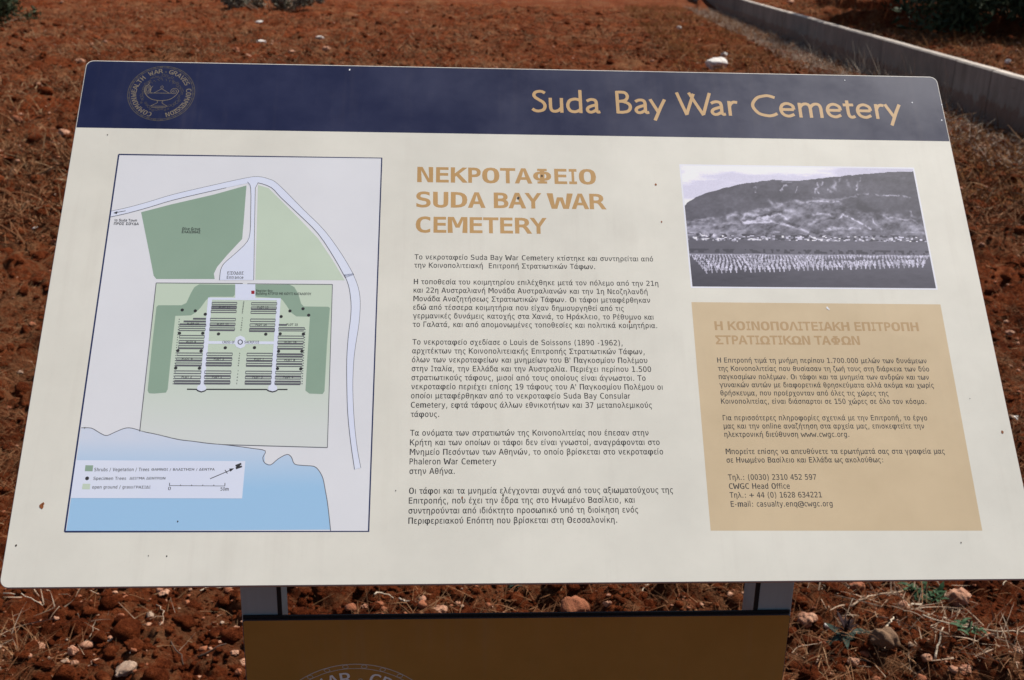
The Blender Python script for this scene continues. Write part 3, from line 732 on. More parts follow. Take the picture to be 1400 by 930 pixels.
def tree(px, py, name, label, H, crown_r, trunk_r, n, seed, low=1.0, leaf=0.07, zb=TERR, cat='tree', skirt=0):
    g = random.Random(seed); x, y = ground_at(px, py, zb); z = hz(x, y)-0.03
    root = empty(name, (x, y, z)); props(root, label, cat, 'trees behind the wall')
    V = []; F = []
    def add(path, rad, k=8):
        v, f = tube(path, rad, k); o = len(V); V.extend(v); F.extend([[j+o for j in q] for q in f])
    fork = H*0.32; bend = g.uniform(-0.12, 0.12)
    add([(0, 0, -0.1), (trunk_r*0.1, 0, 0.08), (bend*0.4, 0.04, fork*0.5), (bend, 0.0, fork)], [trunk_r*1.6, trunk_r*1.15, trunk_r*0.95, trunk_r*0.85], 10)
    cs = []
    for i in range(9):
        a = i*0.7+g.uniform(-0.2, 0.2)+g.random(); rr = crown_r*g.uniform(0.35, 0.95); hh = low+(H-low)*g.uniform(0.15, 1.0)
        tip = np.array([rr*math.cos(a), rr*math.sin(a), hh]); mid = np.array([bend, 0, fork])*0.5+tip*0.5+np.array([0, 0, 0.15])
        add([(bend, 0, fork-0.05), mid, tip], [trunk_r*0.55, trunk_r*0.35, trunk_r*0.1], 6); cs.append(tip)
        for _ in range(3): cs.append(tip+np.array([g.gauss(0, 1), g.gauss(0, 1), g.gauss(0, 0.7)])*crown_r*0.28)
    for i in range(skirt):
        a = g.uniform(0, 6.28); rr = crown_r*g.uniform(0.2, 1.0); cs.append(np.array([rr*math.cos(a), rr*math.sin(a), g.uniform(0.45, 1.3)]))
    link_mesh('trunk', V, F, M['bark'], root, smooth=True)
    v, f = leaf_cloud(cs, [crown_r*g.uniform(0.18, 0.42) for _ in cs], n, leaf); v[:, 2] = np.maximum(v[:, 2], low*0.3)
    link_mesh('crown', v, f, M['olive_leaf'], root)
tree(1322, 38, 'olive_tree', 'dark olive tree at the top right, left one of the two with low branches', 3.6, 2.0, 0.13, 20000, 21, 0.45, 0.085, skirt=26)
tree(1425, 56, 'olive_tree', 'dark olive tree nearest the upper right corner with low hanging branches', 3.8, 2.1, 0.14, 20000, 22, 0.4, 0.085, skirt=26)
tree(1168, 11, 'young_tree', 'slender young tree behind the wall, only its thin trunk showing at the top', 2.6, 0.7, 0.03, 1500, 23, 1.3, 0.05)

# ------------------------------------------------------------------ the information board
POST_Y = 0.115                                             # front of the posts and lower panel
root = empty('information_board', (0, POST_Y+0.03, 0))
props(root, 'slanted cream information board with a dark blue header standing on two grey posts', 'information board')
ORG = np.array(root.location)
def rounded(u0, u1, v0, v1, r, n=8, corners=(1, 1, 1, 1)):
    pts = []
    for (cx, cy, a0, on) in ((u1-r, v1-r, 0, corners[0]), (u0+r, v1-r, 90, corners[1]), (u0+r, v0+r, 180, corners[2]), (u1-r, v0+r, 270, corners[3])):
        if on:
            for k in range(n+1):
                a = math.radians(a0+90*k/n); pts.append((cx+r*math.cos(a), cy+r*math.sin(a)))
        else:
            pts.append((u1 if a0 in (0, 270) else u0, v1 if a0 in (0, 90) else v0))
    return pts
U0, U1 = -PW/2, PW/2
HB = 0.5*(pan(104.8, 172.8)[1]+pan(1298.8, 195)[1])          # lower edge of the header band

def solid_panel(name, outline, thick, mats, frame):
    n = len(outline); b = 0.0008; cx = sum(p[0] for p in outline)/n; cy = sum(p[1] for p in outline)/n
    ins = []
    for i in range(n):
        p0 = np.array(outline[i-1]); p1 = np.array(outline[i]); p2 = np.array(outline[(i+1) % n]); t = p2-p0; t /= np.linalg.norm(t)
        ins.append(tuple(p1+np.array([-t[1], t[0]])*b))
    V = [frame(u, v, 0) for u, v in ins]+[frame(u, v, -b) for u, v in outline]+[frame(u, v, -thick) for u, v in outline]
    F = [list(range(n))]; mi = [0]
    for k in (0, n):
        for i in range(n):
            j = (i+1) % n; F.append([k+j, k+i, k+n+i, k+n+j]); mi.append(1)
    F.append([2*n+i for i in range(n)][::-1]); mi.append(1)
    return link_mesh(name, np.array(V)-ORG, F, mats, root, midx=mi)
def board(u, v, w): return tuple(P0+np.array([u, 0, 0])+UPV*v+NRM*w)
solid_panel('panel', rounded(U0, U1, 0, PH, 0.0105), 0.006, [M['cream'], M['edge']], board)

W1, W2, W3, W4 = 0.0002, 0.0004, 0.0006, 0.0008
s = Sheet(W1); s.poly(rounded(U0+0.0014, U1-0.0012, HB, PH-0.0016, 0.0095, corners=(1, 1, 0, 0))); s.build('header_band', M['navy'], root)

# ---- lettering: outlines of each letter as x, y numbers (units of 1/713 em)
GLYPHS = {
 "'": [[78,318,70,509,136,509,128,318]],
 '(': [[89,207,92,264,101,324,114,384,132,441,153,494,177,539,236,539,212,485,191,428,174,370,161,313,154,258,151,207,154,161,160,115,172,67,188,16,209,-38,236,-96,177,-96,139,-21,111,55,95,131]],
 ')': [[37,-96,64,-37,86,18,102,69,113,116,120,162,122,207,119,258,112,313,99,370,82,428,62,485,37,539,97,539,121,494,142,441,159,384,173,323,181,264,184,207,178,130,161,53,134,-22,97,-96]],
 '+': [[244,408,244,253,399,253,399,194,244,194,244,39,185,39,185,194,31,194,31,253,185,253,185,408]],
 ',': [[38,-119,68,71,137,71,84,-119]],
 '-': [[124,224,305,224,305,167,124,167]],
 '.': [[95,-4,78,-1,63,9,53,24,50,41,53,59,63,73,78,83,95,87,113,83,128,73,138,59,141,41,138,24,128,9,113,-1]],
 '/': [[235,533,71,-76,14,-76,178,533]],
 '0': [[214,529,288,512,340,461,372,376,383,259,372,143,340,58,288,7,214,-10,141,7,89,58,57,143,46,259,57,376,89,461,141,512],[214,474,172,460,141,421,123,354,117,259,123,165,141,99,172,59,214,46,258,59,288,99,306,165,312,259,306,354,288,421,258,460]],
 '1': [[94,59,203,59,203,456,86,430,86,494,203,520,273,520,273,59,381,59,381,0,94,0]],
 '2': [[130,59,369,59,369,0,53,0,53,59,234,255,263,293,281,323,290,350,293,377,287,416,268,445,237,464,197,470,165,467,131,459,95,444,57,424,57,495,93,510,128,521,162,527,196,529,265,519,319,489,354,442,365,382,361,349,350,315,329,280,299,242]],
 '3': [[270,278,315,259,349,230,369,191,376,143,364,79,327,31,270,0,194,-10,158,-8,121,-3,84,5,48,16,48,86,83,70,118,58,152,51,186,49,237,56,275,75,298,107,306,150,298,191,275,222,239,242,191,249,138,249,138,307,191,307,234,312,267,328,287,353,294,387,288,423,269,449,238,465,197,470,165,468,133,463,99,454,63,442,63,507,169,528,197,529,265,520,318,491,352,447,364,390,358,351,340,319,310,294]],
 '4': [[256,456,92,181,256,181],[244,520,326,520,326,181,395,181,395,124,326,124,326,0,256,0,256,124,36,124,36,190]],
 '5': [[72,520,335,520,335,461,136,461,136,333,197,344,269,332,325,296,360,240,372,167,360,93,323,37,264,2,187,-10,147,-9,111,-5,79,2,50,12,50,84,82,68,114,58,147,51,180,49,232,57,270,80,294,117,302,167,293,216,269,253,230,277,178,284,150,283,123,278,97,270,72,259]],
 '6': [[345,508,345,444,322,455,298,463,273,468,247,470,188,457,146,420,120,358,111,272,131,302,157,325,189,339,225,344,292,332,342,298,373,242,383,167,372,92,341,36,289,1,221,-10,143,6,88,55,57,138,46,259,59,375,97,460,159,512,244,529,269,528,295,524,321,517],[220,289,180,281,149,256,130,218,123,167,130,116,149,77,180,53,220,45,261,53,290,76,308,114,314,167,308,220,290,258,261,281]],
 '7': [[48,520,376,520,376,490,190,0,116,0,297,461,48,461]],
 '8': [[214,247,173,240,142,221,123,189,116,146,123,104,142,72,173,52,214,45,256,51,287,71,307,103,313,146,307,189,287,220,256,240],[153,276,113,293,83,319,64,353,58,394,68,450,100,493,150,520,214,529,280,520,329,493,361,450,372,394,365,353,346,319,316,293,276,276,322,259,356,230,377,190,384,140,372,77,339,30,285,0,214,-10,144,0,90,29,57,77,46,139,53,189,73,230,107,259],[128,388,133,351,150,324,177,308,214,302,252,308,279,324,296,351,302,388,296,425,279,453,252,469,214,475,177,469,150,452,133,425]],
 '9': [[208,231,248,239,278,263,297,301,304,352,297,403,278,442,248,466,208,474,167,467,137,443,119,405,114,352,119,299,137,261,166,238],[82,11,82,76,105,64,129,56,154,51,180,49,239,62,282,99,307,162,316,248,296,217,270,194,238,180,202,175,135,187,85,222,55,278,44,353,55,428,87,483,138,518,206,529,285,513,339,464,370,380,381,259,368,144,330,59,268,7,183,-10,158,-9,132,-5,107,2]],
 ':': [[95,-4,78,-1,63,9,53,24,50,41,53,59,63,73,78,83,95,87,113,83,128,73,138,59,141,41,138,24,128,9,113,-1],[95,271,78,274,63,284,53,299,50,316,53,334,63,349,78,359,95,362,113,359,128,349,138,334,141,316,138,299,128,284,113,274]],
 '@': [[361,190,356,230,339,262,313,282,280,289,246,282,220,262,203,230,197,190,203,149,220,118,246,97,280,91,313,97,339,118,356,149],[410,47,360,47,360,86,345,66,324,52,300,43,273,40,222,51,180,82,153,130,143,190,153,249,180,297,222,329,273,339,300,336,324,327,345,313,360,294,360,316,352,365,329,403,294,428,248,436,171,420,112,370,74,291,61,189,76,86,119,7,186,-44,272,-61,348,-47,365,-94,280,-111,168,-91,82,-30,28,65,9,189,26,311,75,405,151,466,250,486,316,474,367,439,399,385,410,315]],
 'A': [[214,458,140,192,289,192],[172,520,257,520,416,0,344,0,305,135,123,135,86,0,13,0]],
 'B': [[128,248,128,58,212,58,264,63,299,79,319,108,325,150,318,194,298,224,262,242,212,248],[128,462,128,305,210,305,254,310,284,325,301,350,307,388,301,422,284,445,255,458,210,462],[58,520,212,520,282,511,335,485,367,444,378,388,372,345,355,313,326,290,287,278,332,263,367,235,389,194,396,143,384,81,350,36,292,9,212,0,58,0]],
 'C': [[374,18,346,6,319,-3,290,-8,259,-10,170,8,104,61,62,146,48,259,62,373,104,458,170,511,259,529,290,527,319,522,346,513,374,501,374,429,347,447,318,461,289,469,259,472,199,459,156,419,130,353,122,259,130,166,156,100,199,60,259,47,289,50,319,58,347,72,374,91]],
 'D': [[152,58,227,69,276,101,302,163,311,259,302,357,276,418,227,451,152,462,118,462,118,58],[153,520,257,504,329,456,371,376,385,259,371,144,329,63,257,16,153,0,48,0,48,520]],
 'E': [[69,520,377,520,377,461,139,461,139,307,367,307,367,248,139,248,139,59,384,59,384,0,69,0]],
 'F': [[81,520,387,520,387,461,152,461,152,307,365,307,365,248,152,248,152,0,81,0]],
 'G': [[384,43,354,20,321,3,284,-7,244,-10,157,8,91,61,49,146,36,259,49,373,91,458,158,511,246,529,278,527,309,520,338,508,367,492,367,420,338,443,309,459,278,469,246,472,186,459,143,419,118,353,109,259,117,165,142,99,184,60,244,47,266,48,285,52,302,59,317,69,317,209,242,209,242,267,384,267]],
 'H': [[48,520,118,520,118,307,311,307,311,520,382,520,382,0,311,0,311,248,118,248,118,0,48,0]],
 'I': [[70,520,359,520,359,461,250,461,250,59,359,59,359,0,70,0,70,59,179,59,179,461,70,461]],
 'K': [[48,520,118,520,118,289,338,520,421,520,218,307,427,0,342,0,172,260,118,203,118,0,48,0]],
 'L': [[75,520,146,520,146,59,397,59,397,0,75,0]],
 'M': [[30,520,124,520,214,255,304,520,399,520,399,0,334,0,334,459,241,185,188,185,95,459,95,0,30,0]],
 'N': [[48,520,138,520,313,92,313,520,381,520,381,0,292,0,116,428,116,0,48,0]],
 'O': [[315,259,309,358,292,423,261,460,214,472,169,460,138,423,120,358,114,259,120,161,138,96,169,59,214,47,261,59,292,96,309,161],[389,259,378,141,346,57,291,7,214,-10,138,7,84,56,51,140,41,259,51,378,84,462,138,513,214,529,291,513,346,462,378,378]],
 'P': [[139,462,139,267,220,267,264,273,296,292,317,323,324,365,317,406,297,436,264,456,220,462],[69,520,220,520,297,510,352,480,386,432,397,365,386,297,353,248,297,219,220,209,139,209,139,0,69,0]],
 'R': [[265,245,290,235,311,219,332,190,359,142,429,0,354,0,292,131,266,177,244,204,219,216,188,220,120,220,120,0,50,0,50,520,195,520,270,510,326,481,360,434,372,369,365,323,343,285,310,259],[120,462,120,278,197,278,241,283,273,300,291,329,297,369,291,409,271,438,239,456,195,462]],
 'S': [[352,502,352,431,320,449,288,462,256,470,223,472,179,466,144,449,123,422,116,386,120,356,135,334,162,317,205,304,242,295,306,273,349,242,374,198,382,142,371,77,336,29,280,0,203,-10,166,-8,129,-2,92,8,55,21,55,96,94,74,131,59,167,50,203,47,250,53,286,71,308,99,315,138,310,172,295,197,267,215,224,229,186,237,124,258,81,287,57,326,48,376,60,438,95,487,150,519,220,529,250,528,283,522,317,514]],
 'T': [[16,520,413,520,413,461,250,461,250,0,180,0,180,461,16,461]],
 'U': [[51,200,51,520,122,520,127,99,131,88,145,70,163,57,187,50,214,47,242,50,266,57,284,70,298,88,302,99,307,520,378,520,378,200,375,131,368,86,354,55,334,31,309,13,281,0,250,-8,214,-10,180,-8,148,0,120,13,95,31,75,55,61,87,54,132]],
 'V': [[214,59,337,520,409,520,257,0,172,0,20,520,93,520]],
 'W': [[0,520,69,520,118,98,178,377,251,377,311,97,361,520,429,520,352,0,285,0,214,309,144,0,78,0]],
 'a': [[223,196,174,191,139,176,117,152,110,118,116,86,132,63,157,48,190,44,238,53,274,80,296,124,304,182,304,196],[369,0,304,0,304,58,281,28,253,6,218,-6,177,-10,123,-2,82,24,55,63,46,114,57,171,90,212,144,238,218,246,304,246,304,256,298,297,281,324,250,340,206,345,173,343,140,336,107,324,75,308,75,372,110,384,143,393,175,398,206,399,251,396,289,385,320,367,344,342,356,323,363,299,367,267]],
 'b': [[320,195,314,260,296,307,267,336,226,345,185,336,155,307,137,260,131,195,137,130,155,83,185,54,226,44,267,54,296,82,314,129],[131,340,150,365,174,384,203,396,236,399,299,386,347,345,377,281,387,196,377,110,347,45,299,4,235,-10,203,-6,174,5,150,24,131,49,131,0,67,0,67,542,131,542]],
 'c': [[369,20,343,7,316,-3,289,-8,260,-10,180,3,119,44,81,109,68,195,81,280,119,345,180,386,260,399,288,398,315,392,342,383,369,369,369,302,344,322,318,335,291,343,260,345,207,335,168,306,144,259,135,195,144,131,168,83,207,54,260,44,292,47,320,54,346,68,369,86]],
 'd': [[299,340,299,542,363,542,363,0,299,0,299,49,280,24,256,5,227,-6,195,-10,131,4,83,45,53,110,43,196,53,281,84,345,132,386,195,399,228,396,257,384,281,366],[110,195,116,129,134,82,163,54,204,44,245,54,275,83,293,130,299,195,293,260,275,307,245,336,204,345,163,336,134,307,116,260]],
 'e': [[387,211,387,180,110,180,118,121,143,79,183,53,237,44,268,47,301,54,335,66,372,84,372,20,336,7,302,-3,268,-8,236,-10,155,4,94,44,56,109,43,195,55,279,93,344,151,385,227,399,293,387,344,349,376,289],[323,230,316,279,296,316,266,338,224,345,182,337,148,314,124,278,112,229]],
 'f': [[228,379,228,327,6,327,6,379],[81,0,81,432,84,461,96,486,113,505,135,519,161,527,187,530,243,521,227,468,195,474,171,470,154,460,145,443,142,419,142,0]],
 'g': [[299,198,293,262,275,308,246,336,207,345,165,336,135,308,117,262,110,198,117,135,135,88,166,60,208,50,247,60,275,88,293,135],[363,25,352,-52,321,-108,270,-142,200,-153,86,-134,86,-71,119,-85,148,-94,175,-100,200,-102,244,-95,275,-74,293,-37,299,62,281,33,257,13,228,1,193,-3,131,11,84,52,53,116,43,198,53,281,84,345,131,386,193,399,227,396,256,384,280,365,299,338,299,389,363,389]],
 'h': [[366,242,366,0,302,0,302,242,297,287,283,319,259,337,225,344,186,336,156,312,138,273,132,220,132,0,68,0,68,542,132,542,132,331,152,361,178,382,210,395,248,399,300,390,337,360,359,311]],
 'j': [[53,379,114,379,114,-30,111,-63,102,-90,86,-113,65,-129,37,-139,-10,-143,-10,-87,2,-87,25,-83,40,-72,50,-54,53,-29],[83,443,67,446,53,455,44,468,41,483,44,499,53,512,67,521,83,524,100,521,114,512,123,499,126,483,123,468,114,455,100,446]],
 'k': [[82,542,148,542,148,228,317,390,394,390,241,243,419,0,340,0,196,201,148,156,148,0,82,0]],
 'm': [[235,350,249,372,265,387,286,396,310,399,350,390,376,363,390,311,395,226,395,0,337,0,337,223,334,290,327,326,314,341,294,346,270,340,256,324,248,288,245,223,245,0,187,0,187,223,184,291,177,326,163,341,141,346,120,340,106,324,99,288,96,223,96,0,38,0,38,390,96,390,96,357,109,375,125,388,143,397,164,399,188,396,208,387,224,372]],
 'n': [[366,242,366,0,302,0,302,242,297,287,283,319,259,337,225,344,186,336,156,312,138,273,132,220,132,0,68,0,68,390,132,390,132,331,152,361,178,382,210,395,248,399,300,390,337,360,359,311]],
 'o': [[214,345,172,336,141,307,122,260,116,195,122,129,141,82,172,54,214,44,258,54,289,82,307,129,314,195,307,260,289,307,258,336],[214,399,286,386,339,347,371,282,382,195,371,107,339,42,286,3,214,-10,143,3,91,42,58,107,48,195,58,282,91,347,143,386]],
 'p': [[131,49,131,-148,66,-148,66,390,131,390,131,340,149,366,173,384,202,396,235,399,298,386,346,345,376,280,386,193,376,108,345,44,298,3,235,-10,201,-6,173,5,149,24],[319,195,313,260,295,307,266,336,225,345,184,336,155,307,137,260,131,195,137,130,155,83,184,54,225,44,266,54,295,82,313,129]],
 'q': [[116,193,121,128,139,81,168,52,209,43,250,52,279,81,297,128,303,193,297,258,279,306,250,334,209,344,168,334,139,306,121,259],[303,48,285,23,261,4,232,-8,199,-11,136,2,88,43,58,107,48,192,58,278,88,343,136,384,199,398,232,394,260,383,284,364,303,339,303,389,367,389,367,-150,303,-150]],
 'r': [[53,0,53,379,112,379,112,321,115,321,130,347,152,367,181,380,243,384,243,322,182,323,159,315,140,301,126,284,117,262,114,237,114,0]],
 's': [[339,376,339,314,311,328,283,338,255,344,227,346,189,342,162,332,146,314,140,289,144,266,156,250,184,237,262,220,304,206,334,183,352,152,359,113,348,61,318,22,268,-2,203,-10,174,-9,143,-4,74,14,74,80,109,64,143,53,175,46,205,44,242,48,271,61,288,81,294,109,273,147,182,176,134,191,101,213,82,243,76,282,85,332,114,369,160,392,222,399,253,398,282,394,311,386]],
 't': [[204,379,204,327,6,327,6,379],[65,471,126,471,126,98,128,76,136,61,150,53,202,54,213,2,168,-4,125,2,92,21,72,52,65,93]],
 'u': [[68,148,68,389,132,389,132,148,137,102,151,70,174,52,208,46,248,54,278,77,296,116,302,169,302,389,366,389,366,0,302,0,302,58,281,29,255,7,223,-6,186,-10,134,0,97,29,75,78]],
 'v': [[35,390,101,390,214,63,328,390,394,390,256,0,173,0]],
 'w': [[0,390,63,390,131,75,187,276,242,276,298,75,366,390,429,390,338,0,277,0,214,214,153,0,91,0]],
 'x': [[389,390,250,203,403,0,329,0,214,156,101,0,26,0,180,203,40,390,111,390,214,249,317,390]],
 'y': [[229,-56,212,-94,194,-118,172,-135,146,-145,116,-148,64,-148,64,-95,102,-95,127,-91,146,-78,164,-49,187,6,36,390,104,390,220,85,334,390,401,390]],
 'z': [[79,391,362,391,362,332,138,52,362,52,362,0,71,0,71,59,295,339,79,339]],
 '·': [[98,196,81,200,66,210,56,224,52,242,56,259,66,274,81,284,98,287,116,284,130,274,140,259,144,242,140,224,130,210,116,200]],
 'Α': [[214,458,140,192,289,192],[172,520,257,520,416,0,344,0,305,135,123,135,86,0,13,0]],
 'Β': [[128,248,128,58,212,58,264,63,299,79,319,108,325,150,318,194,298,224,262,242,212,248],[128,462,128,305,210,305,254,310,284,325,301,350,307,388,301,422,284,445,255,458,210,462],[58,520,212,520,282,511,335,485,367,444,378,388,372,345,355,313,326,290,287,278,332,263,367,235,389,194,396,143,384,81,350,36,292,9,212,0,58,0]],
 'Γ': [[75,0,75,520,397,520,397,461,146,461,146,0]],
 'Δ': [[327,59,214,458,102,59],[416,0,13,0,172,520,257,520]],
 'Ε': [[69,520,377,520,377,461,139,461,139,307,367,307,367,248,139,248,139,59,384,59,384,0,69,0]],
 'Ζ': [[62,520,399,520,399,466,128,59,407,59,407,0,54,0,54,54,319,461,62,461]],
 'Η': [[48,520,118,520,118,307,311,307,311,520,382,520,382,0,311,0,311,248,118,248,118,0,48,0]],
 'Θ': [[284,248,145,248,145,307,284,307],[315,259,309,358,292,423,261,460,214,472,169,460,138,423,120,358,114,259,120,161,138,96,169,59,214,47,261,59,292,96,309,161],[389,259,378,141,346,57,291,7,214,-10,138,7,84,56,51,140,41,259,51,378,84,462,138,513,214,529,291,513,346,462,378,378]],
 'Ι': [[70,520,359,520,359,461,250,461,250,59,359,59,359,0,70,0,70,59,179,59,179,461,70,461]],
 'Κ': [[48,520,118,520,118,289,338,520,421,520,218,307,427,0,342,0,172,260,118,203,118,0,48,0]],
 'Λ': [[86,0,13,0,172,520,257,520,416,0,344,0,214,458]],
 'Μ': [[30,520,124,520,214,255,304,520,399,520,399,0,334,0,334,459,241,185,188,185,95,459,95,0,30,0]],
 'Ν': [[48,520,138,520,313,92,313,520,381,520,381,0,292,0,116,428,116,0,48,0]],
 'Ξ': [[382,520,382,461,48,461,48,520],[311,248,118,248,118,307,311,307],[382,59,382,0,48,0,48,59]],
 'Ο': [[315,259,309,358,292,423,261,460,214,472,169,460,138,423,120,358,114,259,120,161,138,96,169,59,214,47,261,59,292,96,309,161],[389,259,378,141,346,57,291,7,214,-10,138,7,84,56,51,140,41,259,51,378,84,462,138,513,214,529,291,513,346,462,378,378]],
 'Π': [[48,520,382,520,382,0,311,0,311,461,118,461,118,0,48,0]],
 'Ρ': [[139,462,139,267,220,267,264,273,296,292,317,323,324,365,317,406,297,436,264,456,220,462],[69,520,220,520,297,510,352,480,386,432,397,365,386,297,353,248,297,219,220,209,139,209,139,0,69,0]],
 'Σ': [[274,260,115,59,394,59,394,0,42,0,42,59,200,260,42,461,42,520,394,520,394,461,115,461]],
 'Τ': [[16,520,413,520,413,461,250,461,250,0,180,0,180,461,16,461]],
 'Υ': [[13,520,88,520,214,290,341,520,416,520,250,233,250,0,179,0,179,233]],
 'Φ': [[250,461,250,420,304,407,345,381,377,331,388,259,377,188,345,138,304,112,250,100,250,59,301,59,301,0,128,0,128,59,179,59,179,100,124,112,84,138,51,188,41,259,51,331,84,381,124,407,179,420,179,461,128,461,128,520,301,520,301,461],[250,161,273,169,291,181,309,212,314,259,309,307,291,338,273,350,250,358],[179,161,179,358,155,350,138,338,120,307,114,259,120,212,138,181,155,169]],
 'Χ': [[30,520,106,520,220,324,336,520,412,520,256,275,423,0,347,0,220,224,82,0,6,0,180,275]],
 'Ψ': [[250,520,250,195,273,211,291,237,311,303,317,400,317,520,388,520,388,400,377,281,345,197,304,155,250,134,250,59,301,59,301,0,128,0,128,59,179,59,179,134,124,155,84,197,51,281,41,400,41,520,111,520,111,400,118,303,138,237,156,211,179,195,179,520]],
 'Ω': [[26,0,26,60,111,60,74,107,49,157,35,211,30,272,42,369,80,444,139,492,214,508,290,492,348,445,386,370,399,272,394,211,379,157,354,107,317,60,404,60,404,0,242,0,242,60,280,94,307,144,325,206,331,278,323,350,299,404,263,439,214,451,166,439,130,404,106,350,99,278,104,206,122,144,150,94,187,60,187,0]],
 'ά': [[267,181,251,262,224,324,174,344,143,335,119,306,99,254,92,195,98,128,118,81,145,54,174,44,215,63,245,118],[303,288,337,390,394,390,323,179,337,102,342,86,352,71,366,58,377,54,408,54,408,0,370,0,338,7,308,29,296,48,288,75,268,38,240,6,215,-5,174,-9,112,5,65,44,35,109,24,195,35,284,68,345,120,385,174,399,260,372],[263,570,332,570,219,439,165,439]],
 'έ': [[156,211,120,224,92,243,76,268,70,298,81,340,112,372,163,392,228,399,356,383,356,325,233,343,191,339,159,328,140,310,134,287,140,267,159,251,189,239,231,235,289,235,289,185,233,185,187,180,152,166,130,145,123,119,130,89,154,66,193,53,246,48,280,50,312,54,342,62,370,72,370,12,244,-8,165,0,107,24,71,62,59,114,65,149,85,178,115,199],[263,570,332,570,219,439,165,439]],
 'ή': [[366,242,366,-148,302,-148,302,242,297,287,283,319,259,337,225,344,186,336,156,312,138,273,132,220,132,0,68,0,68,390,132,390,132,331,152,361,178,382,210,395,248,399,300,390,337,360,359,311],[263,570,332,570,219,439,165,439]],
 'α': [[267,181,251,262,224,324,174,344,143,335,119,306,99,254,92,195,98,128,118,81,145,54,174,44,215,63,245,118],[303,288,337,390,394,390,323,179,337,102,342,86,352,71,366,58,377,54,408,54,408,0,370,0,338,7,308,29,296,48,288,75,268,38,240,6,215,-5,174,-9,112,5,65,44,35,109,24,195,35,284,68,345,120,385,174,399,260,372]],
 'β': [[117,24,117,-148,53,-148,53,388,93,512,213,546,318,508,352,412,337,332,292,282,365,242,390,158,349,38,222,-7,173,-1],[117,119,158,80,225,63,300,82,325,157,284,228,163,247,163,306,258,331,290,410,269,461,208,481,140,459,117,385]],
 'γ': [[77,291,57,324,28,335,11,335,11,390,36,390,92,375,126,329,214,90,328,390,394,390,248,0,248,-148,182,-148,182,0]],
 'δ': [[214,345,172,336,141,307,122,260,116,195,122,129,141,82,172,54,214,44,258,54,289,82,307,129,314,195,307,260,289,307,258,336],[116,372,96,389,80,413,74,442,84,485,115,518,164,539,225,546,256,545,278,542,331,530,331,469,283,483,254,487,190,484,168,472,154,462,147,452,145,438,146,428,149,420,157,412,170,404,185,401,214,399,286,386,338,347,371,282,382,195,371,107,339,42,286,3,214,-10,143,3,91,42,58,107,48,195,58,282,91,347]],
 'ε': [[156,211,120,224,92,243,76,268,70,298,81,340,112,372,163,392,228,399,356,383,356,325,233,343,191,339,159,328,140,310,134,287,140,267,159,251,189,239,231,235,289,235,289,185,233,185,187,180,152,166,130,145,123,119,130,89,154,66,193,53,246,48,280,50,312,54,342,62,370,72,370,12,244,-8,165,0,107,24,71,62,59,114,65,149,85,178,115,199]],
 'ζ': [[265,44,306,37,338,18,360,-13,367,-52,361,-89,342,-119,306,-142,257,-150,257,-97,279,-95,296,-84,304,-71,307,-58,304,-41,296,-25,282,-14,265,-10,110,39,53,186,100,342,252,477,67,477,67,542,370,542,370,477,173,332,118,186,162,80]],
 'η': [[366,242,366,-148,302,-148,302,242,297,287,283,319,259,337,225,344,186,336,156,312,138,273,132,220,132,0,68,0,68,390,132,390,132,331,152,361,178,382,210,395,248,399,300,390,337,360,359,311]],
 'θ': [[313,288,306,359,289,414,258,454,214,467,172,454,141,414,124,359,116,288],[313,224,116,224,123,154,141,99,172,58,214,45,258,58,289,99,306,154],[214,522,286,505,339,454,371,370,382,256,371,142,339,58,286,7,214,-10,143,7,91,58,58,142,48,256,58,370,91,454,143,505]],
 'κ': [[82,390,148,390,148,228,317,390,394,390,241,243,419,0,340,0,196,201,148,156,148,0,82,0]],
 'λ': [[224,481,403,0,335,0,226,288,92,0,24,0,195,374,169,443,143,476,99,487,82,487,82,542,106,541,183,525]],
 'μ': [[68,-149,68,390,132,390,132,148,137,104,153,72,178,52,212,46,251,53,279,75,296,112,302,163,302,390,366,390,366,89,367,71,372,59,379,52,412,57,412,6,363,-10,343,-7,328,4,317,21,311,45,293,21,272,3,247,-7,218,-10,188,-7,163,3,143,20,126,44,126,-149]],
 'ν': [[159,0,40,390,109,390,210,63,250,110,287,166,307,209,314,250,313,272,307,303,290,345,260,390,325,390,347,356,365,316,376,279,380,249,368,183,332,120,275,50,228,0]],
 'ξ': [[273,44,315,37,347,18,369,-13,376,-52,370,-89,350,-119,315,-142,266,-150,266,-97,287,-95,304,-84,313,-71,315,-58,313,-41,304,-25,291,-14,111,32,56,157,85,228,172,277,99,309,75,380,94,439,151,477,79,477,79,542,354,542,354,477,190,452,135,376,181,325,319,306,319,247,170,218,121,157,159,73]],
 'ο': [[214,345,172,336,141,307,122,260,116,195,122,129,141,82,172,54,214,44,258,54,289,82,307,129,314,195,307,260,289,307,258,336],[214,399,286,386,339,347,371,282,382,195,371,107,339,42,286,3,214,-10,143,3,91,42,58,107,48,195,58,282,91,347,143,386]],
 'π': [[302,338,132,338,132,0,68,0,68,390,366,390,366,0,302,0]],
 'ρ': [[224,399,295,386,345,345,376,280,386,193,376,108,345,44,298,3,235,-10,201,-6,173,5,149,24,131,49,131,-148,66,-148,66,188,76,282,104,345,157,386],[319,195,313,260,295,307,266,336,225,345,184,336,155,307,137,260,131,195,137,130,155,83,184,54,225,44,266,54,295,82,313,129]],
 'ς': [[302,37,334,18,356,-13,363,-52,357,-89,337,-119,302,-142,253,-150,253,-97,274,-95,291,-84,300,-71,303,-58,300,-41,291,-25,278,-14,180,3,119,44,81,109,68,195,81,280,119,345,180,386,260,399,288,398,315,392,342,383,369,369,369,302,344,322,318,335,291,343,260,345,207,335,168,306,144,259,135,195,144,130,168,84,207,54]],
